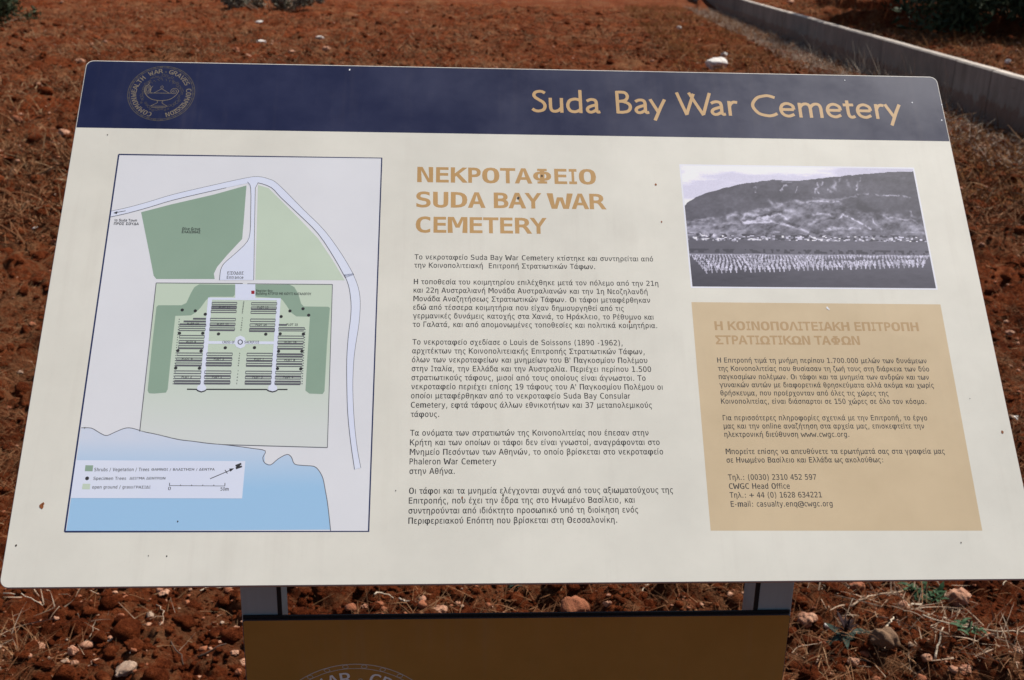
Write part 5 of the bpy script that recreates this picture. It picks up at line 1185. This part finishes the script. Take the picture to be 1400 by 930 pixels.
sea = sea_s.build('sea_print', M['ink_image'], root, mp)
a = sea.data.attributes.new('ink', 'FLOAT_COLOR', 'POINT'); a.data.foreach_set('color', np.array([[*c, 1] for c in cols], np.float32).ravel())
s = Sheet(W3)
s.ribbon(catmull(sh, 3), 0.0009)
s.build('shore_line', M['grey_ink'], root, mp)

s = Sheet(W2); s.poly(P(c1, [(528, 630), (640, 601), (800, 564), (922, 530), (912, 660), (906, 730), (850, 790), (812, 835), (800, 860), (803, 880), (585, 880), (575, 868), (560, 790)]))
Hl = [(390, 48), (655, 52), (652, 125), (640, 139), (470, 139), (440, 165), (400, 220), (368, 252), (330, 276), (214, 280), (190, 500), (158, 820), (145, 845), (60, 852), (20, 850), (10, 830), (40, 520), (75, 215), (88, 202), (260, 202), (295, 185), (330, 110), (355, 68)]
Hr = [(803, 50), (1055, 50), (1090, 68), (1120, 120), (1140, 190), (1160, 211), (1340, 213), (1352, 222), (1330, 500), (1312, 835), (1298, 856), (1200, 852), (1172, 830), (1185, 600), (1205, 286), (1105, 284), (1065, 255), (1030, 200), (1000, 160), (980, 150), (815, 140), (803, 130)]
s.poly(P(c7, Hl), W4); s.poly(P(c7, Hr), W4); s.build('shrub_print', M['veg'], root, mp)
s = Sheet(W2); s.poly(P(c1, [(965, 528), (1005, 540), (1050, 585), (1120, 655), (1190, 728), (1245, 810), (1290, 885), (955, 883)])); s.build('grass_print', M['lawn'], root, mp)
lawn_pts = P(c2, [(327, 67), (917, 72), (912, 240), (907, 420), (900, 617), (690, 613), (550, 607), (400, 589), (272, 562), (290, 420), (310, 240)])
vl0, vl1 = lawn_pts[0][1], lawn_pts[8][1]
def lawncol(u, v):
    t = min(1, max(0, ((vl0-v)/(vl0-vl1)-0.45)/0.55)); return np.array((0.60, 0.70, 0.56))*(1-t)+np.array((0.72, 0.75, 0.72))*t
ls = Sheet(W3); lc = []
Lx = sorted([(v, u) for u, v in (lawn_pts[8], lawn_pts[9], lawn_pts[10], lawn_pts[0])]); Rx = sorted([(v, u) for u, v in lawn_pts[1:5]])
el = lambda v: float(np.interp(v, [q[0] for q in Lx], [q[1] for q in Lx])); er = lambda v: float(np.interp(v, [q[0] for q in Rx], [q[1] for q in Rx]))
vm = lawn_pts[8][1]
for k in range(24):
    va = vl0+(vm-vl0)*k/24; vb2 = vl0+(vm-vl0)*(k+1)/24; q = [(el(va), va), (el(vb2), vb2), (er(vb2), vb2), (er(va), va)]
    ls.poly(q); lc += [lawncol(u, v) for u, v in (q if True else q)]
tail = [lawn_pts[8], lawn_pts[7], lawn_pts[6], lawn_pts[5], lawn_pts[4], (er(vm), vm)]
nf = 6
for k in range(nf):                                     # the slanting lower end, fading on towards the shore
    b0 = lawn_pts[8]; b1 = (er(vm), vm); e0 = lawn_pts[8]; e1 = lawn_pts[4]
    def edge(t, f):
        top_ = (b0[0]+(b1[0]-b0[0])*t, vm); bot = (b0[0]+(e1[0]-b0[0])*t, float(np.interp(b0[0]+(e1[0]-b0[0])*t, [p_[0] for p_ in (lawn_pts[8], lawn_pts[7], lawn_pts[6], lawn_pts[5], lawn_pts[4])], [p_[1] for p_ in (lawn_pts[8], lawn_pts[7], lawn_pts[6], lawn_pts[5], lawn_pts[4])])))
        return (top_[0]+(bot[0]-top_[0])*f, top_[1]+(bot[1]-top_[1])*f)
    for m_ in range(12):
        q = [edge(m_/12, k/nf), edge(m_/12, (k+1)/nf), edge((m_+1)/12, (k+1)/nf), edge((m_+1)/12, k/nf)]
        if m_ == 0: q = q[1:] if abs(q[0][1]-q[1][1]) < 1e-9 else q
        ls.poly(q); lc += [lawncol(u, v) for u, v in q]
lo_ = ls.build('cemetery_lawn_print', M['ink_image'], root, mp)
zz_ = np.array([v[2] for v in ls.V]); vv_ = (zz_-PZ)/math.sin(TILT)
at_ = lo_.data.attributes.new('ink', 'FLOAT_COLOR', 'POINT'); at_.data.foreach_set('color', np.array([[*lawncol(0, v), 1] for v in vv_], np.float32).ravel())

s = Sheet(W4)
outer = P(c1, [(416, 626), (480, 612), (560, 590), (650, 563), (800, 528), (920, 502), (965, 497), (1003, 505), (1040, 525), (1130, 615), (1215, 700), (1280, 790), (1322, 862)])+P(c2, [(985, 34), (1003, 80), (1010, 130), (1006, 200), (995, 270), (988, 330), (985, 420), (990, 530), (1000, 620), (1012, 685)])
inner = P(c1, [(413, 648), (480, 633), (560, 611), (650, 584), (800, 549), (925, 522), (965, 520), (1015, 538), (1050, 574), (1120, 640), (1190, 710), (1250, 800), (1292, 875)])+P(c2, [(956, 38), (971, 75), (979, 130), (978, 180), (970, 245), (965, 320), (965, 400), (968, 500), (978, 600), (991, 690)])
oc, ic = catmull(outer, 3), catmull(inner, 3)
wr = 0.0010
for i in range(len(oc)-1): s.poly([oc[i], oc[i+1], ic[i+1], ic[i]], wr)
stem = P(c1, [(926, 517), (938, 540), (938, 640), (936, 700), (925, 740), (880, 785), (840, 820), (826, 845), (821, 884), (949, 884), (952, 700), (955, 540), (966, 519)])
s.poly(stem, wr+0.0001)
s.poly(P(c7, [(655, 45), (655, 148), (803, 150), (803, 47)]), wr+0.00015)
s.poly(P(c7, [(455, 146), (485, 148), (430, 800), (395, 800)]), wr); s.poly(P(c7, [(962, 152), (990, 152), (948, 802), (914, 802)]), wr)
s.poly(P(c7, [(455, 145), (990, 150), (990, 166), (455, 162)]), wr+0.00005); s.poly(P(c7, [(440, 466), (952, 469), (952, 489), (440, 486)]), wr+0.00005)
s.poly(P(c7, [(692+44*math.cos(t), 473+48*math.sin(t)) for t in np.linspace(0, 6.28, 9)[:-1]]), wr+0.0001)
for cx in (408, 930): s.poly(P(c7, [(cx+34*math.cos(t), 812+28*math.sin(t)) for t in np.linspace(0, 6.28, 15)[:-1]]), wr+0.0001)
s.build('road_print', M['path'], root, mp)

s = Sheet(0.0012)                                     # thin outlines
s.ribbon(oc, 0.00055); i0 = 6*3-4
s.ribbon(ic[:i0], 0.0007); s.ribbon(ic[18:], 0.0007)
s.ribbon(catmull(stem[:9], 3), 0.0007); s.ribbon(stem[9:], 0.0007)
s.ribbon(P(c2, [(617, 68), (327, 66)]), 0.0009); s.ribbon(P(c2, [(632, 69), (917, 71)]), 0.0009)
s.ribbon(P(c2, [(327, 66), (272, 563)]), 0.0009, 0.00125); s.ribbon(P(c2, [(917, 71), (900, 617)]), 0.0008, 0.00125); s.ribbon(P(c2, [(900, 617), (550, 607)]), 0.0008, 0.0013)
s.build('plan_outline', M['grey_ink'], root, mp)

# grave plots: rows of headstones
s = Sheet(0.0012); k = 0
def rows(x0, x1, xb0, xb1, y0, y1, n, thick=()):
    global k
    for i in range(n):
        t = i/max(1, n-1); y = y0+(y1-y0)*t; a = x0+(xb0-x0)*t; b = x1+(xb1-x1)*t
        s.ribbon(P(c7, [(a, y), (b, y+1)]), 0.0012 if i not in thick else 0.0024); k += 1
        if i % 2 == 0 and i+1 < n:
            y2 = y0+(y1-y0)*(i+1)/(n-1)
            s.ribbon(P(c7, [(a, y), (a-1, y2)]), 0.0006, 0.00125); s.ribbon(P(c7, [(b, y), (b, y2)]), 0.0006, 0.00125)
rows(485, 668, 475, 662, 180, 255, 6, (2, 3)); rows(775, 962, 770, 955, 183, 262, 6, (3,))
rows(472, 658, 465, 650, 298, 385, 6, (3, 5)); rows(768, 950, 758, 945, 303, 392, 6, (4, 5))
rows(345, 440, 340, 440, 301, 304, 1, (0,)); rows(275, 440, 275, 440, 321, 324, 1, (0,)); rows(247, 440, 240, 432, 342, 388, 4, (0,))
rows(245, 428, 235, 420, 424, 518, 6, (3, 5)); rows(228, 412, 215, 406, 553, 645, 6, (3, 5)); rows(213, 404, 205, 398, 685, 778, 6, (4, 5))
rows(445, 634, 438, 627, 553, 645, 6, (2, 4, 5)); rows(430, 624, 425, 616, 685, 778, 6, (2, 4, 5))
rows(742, 930, 735, 925, 555, 648, 6, (3, 5)); rows(732, 924, 726, 918, 687, 780, 6, (2, 4, 5))
rows(975, 1035, 975, 1035, 346, 349, 1, (0,)); rows(975, 1165, 972, 1160, 366, 390, 3); rows(970, 1160, 965, 1152, 428, 522, 6, (3, 5))
rows(962, 1152, 956, 1146, 562, 652, 6, (0, 1, 4)); rows(952, 1142, 945, 1135, 688, 782, 6, (2, 4, 5))
for yv in np.linspace(305, 780, 26):
    xl = 245-45*(yv-305)/475; s.ribbon(P(c7, [(xl-5, yv), (xl+2, yv)]), 0.0012, 0.00125)
    xr = 1172-26*(yv-305)/475
    if yv > 365: s.ribbon(P(c7, [(xr-3, yv), (xr+5, yv)]), 0.0012, 0.00125)
s.build('grave_plot_print', M['grey_ink'], root, mp)
s = Sheet(0.0013)
s.ribbon(P(c7, [(300, 820), (368, 821), (380, 831), (405, 840), (432, 832), (445, 821), (885, 822), (900, 832), (930, 840), (958, 832), (970, 822), (1040, 822)]), 0.0015)
for x, y in ((265, 237), (361, 243), (435, 268), (245, 408), (416, 408), (532, 413), (880, 415), (582, 515), (797, 514), (233, 536), (404, 538), (217, 664), (392, 665), (1058, 244), (1154, 228), (1196, 275), (993, 285), (986, 412), (1157, 413), (974, 541), (1146, 541), (966, 668), (1138, 670)):
    d = Sheet(0.0013); d.disc(pan(*c7(x, y)), 0.0021, 10); d.build('tree_dot', M['black'], root, mp)
s.ribbon(P(c7, [(692+17*math.cos(t), 473+17*math.sin(t)) for t in np.linspace(0, 6.28, 9)[:-1]]), 0.0011, 0.0014, True)
s.build('boundary_wall_print', M['black'], root, mp)
s = Sheet(0.0013); s.poly(P(c7, [(773, 95), (797, 95), (797, 119), (773, 119)])); s.build('register_mark', M['red'], root, mp)

def small(s, f, text, x0, x1, y, cap_px, scale, bold=0, w=None):
    px, py = f(x0, y); qx, _ = f(x1, y)
    u0, v0 = pan(px, py); u1, _ = pan(qx, py); cap = pan(px, py-cap_px/scale)[1]-v0
    if s is None:
        s = Sheet(0.0014); place_line(s, text, u0, u1, v0, cap, False, w); return s.build('plan_label', M['black'], root, mp)
    place_line(s, text, u0, u1, v0, cap, False, w)
small(None, c1, 'to Suda Town', 428, 512, 664, 9, 2.736); small(None, c1, 'ΠΡΟΣ ΣΟΥΔΑ', 426, 519, 677, 9, 2.736)
small(None, c1, 'Olive Grove', 681, 748, 697, 10, 2.736); small(None, c1, 'ΕΛΑΙΩΝΑΣ', 680, 750, 708, 9, 2.736)
small(None, c1, 'ΕΙΣΟΔΟΣ', 850, 911, 863, 11, 2.736); small(None, c1, 'Entrance', 848, 910, 879, 11, 2.736)
small(None, c7, 'Register Box', 808, 930, 102, 15, 5.385); small(None, c7, 'Building ΚΤΙΡΙΟ ΜΕ ΚΟΥΤΙ ΚΑΤΑΛΟΓΟΥ', 806, 1215, 124, 17, 5.385)
for (t, x0, x1, y) in (('PLOT 12', 535, 615, 224), ('PLOT 13', 818, 898, 225), ('PLOT 11', 520, 606, 351), ('PLOT 14', 805, 886, 352), ('PLOT 10', 300, 385, 348), ('PLOT 15', 1032, 1115, 352),
                       ('PLOT 9', 295, 365, 480), ('PLOT 16', 1018, 1105, 482), ('PLOT 6', 262, 340, 603), ('PLOT 5', 498, 572, 604), ('PLOT 7', 795, 865, 606), ('PLOT 8', 1018, 1095, 612),
                       ('PLOT 2', 260, 335, 737), ('PLOT 1', 485, 556, 736), ('PLOT 3', 782, 856, 738), ('PLOT 4', 1008, 1082, 738)):
    small(None, c7, t, x0, x1, y, 16, 5.385)
small(None, c7, 'CROSS OF', 560, 650, 482, 18, 5.385); small(None, c7, 'SACRIFICE', 722, 830, 482, 18, 5.385)
def small_down(text, x, y0, y1):                        # letters set one under another
    n = len(text); s = Sheet(0.0014)
    for i, ch in enumerate(text):
        small(s, c7, ch, x-4-12*i/n, x+4-12*i/n, y0+(y1-y0)*i/(n-1), 9, 5.385)
    s.build('plan_label', M['black'], root, mp)
small_down('ΛΕΩΦΟΡΟΣ', 718, 180, 262); small_down('AVENUE', 708, 300, 388); small_down('AVENUE', 688, 560, 650); small_down('ΤΙΜΗΣ', 676, 690, 782)
# legend
lg = P(c8, [(72, 158), (1322, 165), (1298, 440), (34, 437)]); lg[0] = (ul(lg[0][1])+0.0004, lg[0][1]); lg[3] = (ul(lg[3][1])+0.0004, lg[3][1])
s = Sheet(0.0009, ); s.poly(lg, 0.0009, 0)
s.poly(P(c8, [(145, 195), (202, 196), (197, 240), (140, 239)]), 0.0011, 1); s.poly(P(c8, [(125, 331), (181, 332), (176, 373), (119, 372)]), 0.0011, 2)
s.disc(pan(*c8(157, 292)), 0.0023, 10, 0.0011, 3)
s.ribbon(P(c8, [(1062, 295), (1215, 230)]), 0.0009, 0.0011, m=3); s.poly(P(c8, [(1203, 220), (1240, 218), (1212, 243)]), 0.0012, 3)
s.ribbon(P(c8, [(1172, 230), (1190, 256)]), 0.0009, 0.00115, m=3)
s.ribbon(P(c8, [(1250, 200), (1292, 183)]), 0.0022, 0.0011, m=3); s.ribbon(P(c8, [(1290, 183), (1254, 217)]), 0.0022, 0.00115, m=3); s.ribbon(P(c8, [(1252, 219), (1297, 203)]), 0.0022, 0.0012, m=3)
s.ribbon(P(c8, [(763, 345), (1172, 348)]), 0.0006, 0.0011, m=3)
for i, x in enumerate(np.linspace(763, 1171, 6)): s.ribbon(P(c8, [(x, 346), (x+1, 325 if i in (0, 5) else 338)]), 0.0008, 0.00115, m=3)
def leg(t, a, b, y, c=21, bo=0): small(s, c8, t, a, b, y, c, 5.385, bo, 0.0011)
n0 = len(s.M)
leg('Shrubs / Vegetation / Trees', 208, 612, 239, 24, 0.012); leg('ΘΑΜΝΟΙ / ΒΛΑΣΤΗΣΗ / ΔΕΝΤΡΑ', 630, 1095, 235, 17, 0.0)
leg('Specimen Trees', 202, 442, 303, 22, 0.012); leg('ΔΕΙΓΜΑ ΔΕΝΤΡΩΝ', 468, 732, 300, 17, 0.0)
leg('open ground / grass', 193, 492, 367, 22, 0.012); leg('ΓΡΑΣΙΔΙ', 500, 622, 366, 19, 0.0)
leg('0', 752, 772, 378, 24); leg('50m', 1138, 1198, 382, 24, 0.01)
for i in range(n0, len(s.M)): s.M[i] = 3
s.build('legend', [M['path'], M['veg'], M['lawn'], M['black']], root, mp)
s = Sheet(0.0014); s.ribbon(P(c1, [(432, 632), (470, 625)]), 0.0008); s.poly(P(c1, [(424, 633), (440, 626), (437, 637)]), 0.00145); s.build('direction_arrow', M['black'], root, mp)

# ---- monochrome photograph printed on the board
ph = pans([(929.3, 223.4), (1251.8, 230.4), (1280.6, 397.2), (943.6, 393)])
pu0 = (ph[0][0]+ph[3][0])/2; pu1 = (ph[1][0]+ph[2][0])/2; pv1 = (ph[0][1]+ph[1][1])/2; pv0 = (ph[2][1]+ph[3][1])/2
s = Sheet(W1); s.poly([(pu0, pv1), (pu1, pv1), (pu1, pv0), (pu0, pv0)]); pic = s.build('photograph_print', M['white'], root)
bd = 0.0022
def picture():
    nu, nv = 460, 250
    uu = np.linspace(pu0+bd, pu1-bd, nu); vv = np.linspace(pv0+bd, pv1-bd, nv)
    UU, VV = np.meshgrid(uu, vv); a = (UU-uu[0])/(uu[-1]-uu[0]); b = 1-(VV-vv[0])/(vv[-1]-vv[0])       # a: left-right, b: top-bottom
    def c5(x, y):
        q = pan(900+x/2.8, 200+y/2.8); return ((q[0]-uu[0])/(uu[-1]-uu[0]), 1-(q[1]-vv[0])/(vv[-1]-vv[0]))
    ridge = np.array([c5(*p) for p in ((92, 238), (112, 215), (140, 198), (180, 180), (250, 161), (340, 141), (440, 129), (520, 134), (600, 126), (690, 116), (760, 109), (860, 101), (985, 96))])
    rb = np.interp(a, ridge[:, 0], ridge[:, 1])+0.006*(vnoise(a*60, a*0, 2)-0.5)
    shore_b = c5(560, 360)[1]; cross0 = c5(560, 410)[1]; cross1 = c5(150, 480)[1]
    cl = fbm(a*4.0, b*9.0, 5, 7)
    tone = 0.84+0.13*sstep(0.40, 0.58, cl)-0.05*sstep(0.5, 1.0, a)                             # clouded sky
    t = (b-rb)/(shore_b-rb)                                                                   # 0 ridge .. 1 shore
    def loc(px, py):
        q = pan(px, py); return ((q[0]-uu[0])/(uu[-1]-uu[0]), 1-(q[1]-vv[0])/(vv[-1]-vv[0]))
    def left(x, y): return loc(925+x/7.75, 215+y/7.75)
    def right(x, y): return loc(1100+x/7.368, 215+y/7.368)
    ASP = (uu[-1]-uu[0])/(vv[-1]-vv[0])
    rag = 0.040*(fbm(a*42, b*30, 4, 53)-0.5)
    def stroke(f, pts, wpx):                                                                  # soft brush mark, 0..1
        P = [f(*p) for p in pts]; best = np.full(a.shape, 9.0); w_ = wpx/7.6/168.0
        for (x0, y0), (x1, y1) in zip(P[:-1], P[1:]):
            dx, dy = (x1-x0)*ASP, y1-y0; L2 = dx*dx+dy*dy+1e-9
            k = np.clip((((a-x0)*ASP)*dx+(b-y0)*dy)/L2, 0, 1)
            best = np.minimum(best, np.hypot((a-x0)*ASP-k*dx+rag, b-y0-k*dy+rag))
        return np.exp(-(best/w_)**2)
    rn = fbm(a*9+2.5*b, b*16-3*a, 5, 12); rn2 = fbm(a*34+6*b, b*24, 4, 15); gr = 0.3+1.45*fbm(a*60, b*38, 4, 61)
    edge_l = np.array([left(*q) for q in ((90, 700), (380, 640), (540, 605), (700, 590), (960, 545), (1080, 470), (1250, 450), (1395, 450))]+[right(*q) for q in ((120, 430), (330, 430), (470, 520), (780, 560), (1000, 580), (1180, 590))])
    low = sstep(-0.012, 0.02, b-np.interp(a, edge_l[:, 0], edge_l[:, 1])+0.03*(rn2-0.5))
    rn3 = fbm(a*85+12*b, b*60, 3, 67); hill = 0.325+0.10*(rn-0.5)+0.10*(rn2-0.5)+0.08*(rn3-0.5)+low*(0.11+0.22*(rn2-0.5)+0.16*(rn3-0.5)+0.08*(rn-0.5))
    for f, pts, wd, am in (
        (left, ((120, 690), (390, 645)), 12, .2), (left, ((540, 640), (640, 600)), 20, .25), (left, ((690, 660), (730, 610), (850, 610)), 18, .25),
        (left, ((820, 570), (960, 550)), 14, .22), (left, ((980, 460), (1040, 520), (1110, 500)), 18, .24), (left, ((130, 760), (400, 720), (640, 700)), 25, .2),
        (left, ((700, 690), (900, 650), (1100, 610), (1150, 650)), 16, .33), (left, ((720, 700), (1000, 680), (1180, 720), (1390, 790)), 15, .36),
        (left, ((150, 790), (500, 800), (800, 740)), 30, .14), (left, ((1000, 800), (1080, 790)), 10, .3), (left, ((1150, 570), (1300, 600), (1180, 640)), 20, .2), (left, ((1270, 460), (1340, 490)), 18, .25),
        (left, ((930, 570), (1130, 580)), 22, -.16), (left, ((680, 690), (850, 640), (1000, 600)), 12, -.2), (left, ((1200, 700), (1280, 740)), 22, -.2), (left, ((490, 750), (640, 710)), 9, -.16),
        (left, ((650, 770), (770, 730)), 9, -.16), (left, ((980, 750), (1080, 710)), 11, -.14), (left, ((770, 830), (950, 820)), 22, -.16),
        (left, ((830, 310), (820, 360)), 7, .35), (left, ((1160, 290), (1110, 360)), 6, .36), (left, ((1275, 310), (1265, 380)), 6, .3), (left, ((1090, 258), (1250, 268)), 6, .2),
        (right, ((100, 350), (140, 270)), 10, .33), (right, ((180, 250), (170, 280)), 8, .35), (right, ((130, 330), (140, 360)), 8, .33), (right, ((310, 260), (300, 310)), 20, .28), (right, ((420, 230), (440, 280)), 12, .2),
        (right, ((520, 240), (525, 330)), 9, .36), (right, ((550, 200), (545, 230)), 8, .38), (right, ((360, 220), (350, 250)), 11, .2), (right, ((250, 340), (270, 350)), 12, .28), (right, ((100, 330), (700, 300)), 60, .05),
        (right, ((30, 460), (200, 445), (340, 450)), 12, .3), (right, ((100, 420), (330, 430), (520, 390)), 10, .18), (right, ((550, 385), (650, 375), (800, 385)), 8, .28), (right, ((820, 385), (950, 388)), 7, .48), (right, ((1000, 395), (1050, 400)), 8, .2),
        (right, ((100, 590), (180, 570), (250, 575)), 16, .28), (right, ((60, 670), (200, 620)), 24, .22), (right, ((340, 600), (400, 590), (440, 605)), 14, .4), (right, ((440, 600), (540, 650), (660, 720)), 9, .38), (right, ((240, 650), (400, 640), (520, 680)), 40, .08),
        (right, ((200, 740), (300, 715), (560, 720)), 12, .33), (right, ((300, 760), (600, 750)), 25, .12), (right, ((690, 620), (695, 660), (780, 730)), 9, .24), (right, ((800, 590), (860, 630)), 14, .28), (right, ((860, 605), (1000, 630), (1110, 640)), 10, .25),
        (right, ((1000, 690), (1170, 710)), 36, .18), (right, ((1070, 545), (1080, 600)), 8, .24), (right, ((1020, 760), (1190, 760)), 14, .2), (right, ((280, 500), (460, 560)), 46, -.12), (right, ((120, 670), (300, 610)), 11, -.17),
        (right, ((100, 770), (230, 740)), 10, -.16), (right, ((800, 680), (940, 690)), 34, -.14), (right, ((560, 480), (740, 600)), 50, -.1)):
        hill = hill+am*stroke(f, pts, wd)*gr
    tone = np.where(t > 0, np.clip(hill, 0.24, 0.86), tone)
    near_town = np.abs(b-shore_b+0.022) < 0.026
    trees = near_town & (vnoise(a*95, b*70, 8) > 0.62); tone = np.where(trees, 0.25, tone)
    cell = _hash(np.floor(a*105), np.floor(b*125), 3)
    town = (np.abs(b-shore_b+0.014) < 0.020) & (cell > 0.80); tone = np.where(town, 0.70+0.25*_hash(np.floor(a*95), np.floor(b*70), 4), tone)
    blob = 0
    for f, pts, wd in ((left, ((200, 865), (340, 865)), 9), (left, ((270, 830), (310, 830)), 7), (left, ((390, 830), (430, 865)), 15), (left, ((140, 879), (560, 880)), 4), (left, ((590, 880), (630, 880)), 7), (left, ((770, 870), (860, 870)), 8), (left, ((920, 870), (990, 872)), 8),
                       (right, ((60, 800), (130, 830), (230, 838)), 8), (right, ((130, 840), (430, 842)), 5), (right, ((190, 795), (290, 795)), 5), (right, ((320, 820), (380, 810)), 6), (right, ((560, 828), (590, 838)), 7), (right, ((700, 830), (760, 835)), 7), (right, ((860, 828), (890, 824)), 7), (right, ((935, 795), (975, 812)), 7)):
        blob = np.maximum(blob, stroke(f, pts, wd))
    field = 0.345+0.05*(fbm(a*30, b*60, 3, 33)-0.5)+0.05*sstep(0.15, 0.5, a)-0.09*sstep(shore_b+0.1, 0.95, b)
    tone = np.where(b > shore_b+0.004, field, tone)
    tone = tone+(0.95-tone)*np.clip(blob*1.15, 0, 1)
    scrub = (np.abs(b-cross0+0.012) < 0.016) & (vnoise(a*90, b*40, 18) > 0.50); tone = np.where(scrub, 0.25, tone)
    tone = np.where(np.abs(b-cross0-0.012-0.006*vnoise(a*20, a*0, 4)) < 0.006, 0.56, tone)
    g = random.Random(3)                                                                      # rows of white crosses
    for rrow in range(9):
        q = rrow/8; n = int(84-38*q); hgt = 0.020+0.022*q; wd = 0.0013+0.0010*q
        for i in range(n):
            xa = (i+0.5+g.uniform(-0.12, 0.12))/n; xs_ = xa+(0.055-0.085*xa)*q
            if xa > 0.55 and 0.25 < q < 0.62: continue
            yy = cross0+0.035+(cross1-cross0-0.02)*q**1.15-(0.055*q+0.01)*xa+g.uniform(-0.004, 0.004)
            if g.random() < 0.07: continue
            lean = (0.10-0.16*xa)
            m = (np.abs(a-xs_-(b-yy)*lean*0.6) < wd) & (b < yy) & (b > yy-hgt); m |= (np.abs(a-xs_+hgt*0.68*lean*0.6) < wd*2.5) & (np.abs(b-yy+hgt*0.68) < hgt*0.13)
            tone = np.where(m, 0.62+0.24*g.random(), tone)
    tone = np.clip(tone*(0.97+0.06*vnoise(a*300, b*200, 77)), 0.15, 1.0)
    tone = np.clip(tone, 0, 1)**2.2*1.16
    tint = np.minimum(np.stack([tone*0.93+0.008, tone*0.90+0.006, tone*1.09+0.019], -1), 0.95)
    V = np.stack([UU, VV], -1).reshape(-1, 2)
    W = P0[None]+np.c_[V[:, 0], np.zeros(len(V)), np.zeros(len(V))]+V[:, 1:2]*UPV[None]+NRM[None]*W2*0.13
    i = np.arange(nv-1)[:, None]; j = np.arange(nu-1)[None]
    F = np.stack([i*nu+j, i*nu+j+1, (i+1)*nu+j+1, (i+1)*nu+j], -1).reshape(-1, 4)
    o = link_mesh('cemetery_picture', W-ORG, F, M['ink_image'], pic)
    at = o.data.attributes.new('ink', 'FLOAT_COLOR', 'POINT')
    at.data.foreach_set('color', np.c_[tint.reshape(-1, 3), np.ones(nu*nv)].astype(np.float32).ravel())
picture()

# ---- dirt: rust coloured drips, fly specks, pale droppings
for (x, y, r, m) in ((57, 692, 3.0, 0), (59, 689, 1.6, 0), (22, 746, 1.2, 1), (896.5, 252.5, 1.7, 0), (904.5, 303.5, 1.3, 0), (741, 240.5, 1.5, 1), (708.5, 271, 2.0, 1), (632, 680.5, 1.2, 0), (1370.5, 591, 1.9, 0), (203, 760, 0.7, 1),
                     (861, 440, 1.4, 0), (228, 760.5, 0.9, 1), (541, 671, 0.8, 1), (688, 677, 1.3, 1), (478, 95.5, 1.4, 2), (1247, 140.5, 1.2, 2), (1287.5, 143.5, 1.1, 2), (1287.5, 164.5, 1.2, 2), (1155, 110, 0.9, 2), (1131, 421, 1.6, 2), (1133, 423, 1.2, 2),
                     (1314, 742, 0.9, 1), (147, 184.5, 0.9, 1), (1326, 545, 0.6, 1), (116, 585, 0.8, 1), (243, 713, 1.0, 1)):
    rr = r*0.00098; s = Sheet(0.0018); c = pan(x, y); g = random.Random(int(x*7+y))
    s.poly([(c[0]+rr*0.85*math.cos(t)*g.uniform(0.7, 1.2), c[1]+rr*1.15*math.sin(t)*g.uniform(0.7, 1.25)) for t in np.linspace(0, 2*math.pi, 12)[:-1]])
    s.build('dirt_speck', M[('rust', 'dark_fleck', 'pale_fleck')[m]], root)

# ---- posts and lower panel
def box(V, F, x0, x1, y0, y1, z0, z1, b=0.0015):
    k = len(V)
    pr = [(x0+b, y0), (x1-b, y0), (x1, y0+b), (x1, y1-b), (x1-b, y1), (x0+b, y1), (x0, y1-b), (x0, y0+b)]
    for z in (z0, z1): V += [(x, y, z) for x, y in pr]
    n = 8
    for i in range(n): F.append([k+i, k+(i+1) % n, k+n+(i+1) % n, k+n+i])
    F.append([k+i for i in range(n)][::-1]); F.append([k+n+i for i in range(n)])
def post(xa, xb, inner):
    V = []; F = []; d = 0.052
    ztop = lambda y: PZ+math.tan(TILT)*y-0.014
    g = 0.004
    # front flange, a narrow groove, then the body behind it
    box(V, F, xa, xb, POST_Y+0.005, POST_Y+0.005+d, -0.4, ztop(POST_Y+0.005)-0.006)
    o = link_mesh('post', np.array(V)-ORG, F, M['alu'], root)
    V = []; F = []
    e = xb if inner > 0 else xa
    lo, hi = sorted((e-inner*0.0045, e+inner*0.0006))
    box(V, F, lo, hi, POST_Y+0.0040, POST_Y+0.0085, -0.1, ztop(POST_Y)-0.02, 0.0003)
    link_mesh('corner_groove', np.array(V)-ORG, F, M['groove'], root and o)
yf = POST_Y+0.005
xl0 = on_plane_y(329.0, 820, yf)[0]; xl1 = on_plane_y(383.8, 820, yf)[0]; xr0 = on_plane_y(1032.6, 820, yf)[0]; xr1 = on_plane_y(1083.5, 820, yf)[0]
post(xl0, xl1, 1); post(xr0, xr1, -1)
zt = on_plane_y(700, 844.6, POST_Y-0.003)[1]
xa = on_plane_y(333.4, 880, POST_Y-0.003)[0]; xb = on_plane_y(1076.2, 880, POST_Y-0.003)[0]
# black strip painting in the shadow gap at the panel's upper edge
V = []; F = []; box(V, F, xa, xb, POST_Y+0.0012, POST_Y+0.0036, zt-0.03, zt+0.0035, 0.0003); link_mesh('panel_top_shadow', np.array(V)-ORG, F, M['groove'], root)
def front(u, v, w): return (u, POST_Y-0.003-w, v)
lp = solid_panel('lower_panel', rounded(xa, xb, zt-0.62, zt, 0.004, 4), 0.004, [M['bronze'], M['bronze_edge']], front)
s = Sheet(0.0003, frame=front)
ec = on_plane_y(485, 908, POST_Y-0.003); eR = (on_plane_y(485+126, 908, POST_Y-0.003)[0]-ec[0])
emblem(s, (ec[0], ec[1]-eR), eR, 0.0012, 0.0003, True)
s.build('lower_emblem', [M['emblem_line_grey'], M['emblem_white']], root, lp)
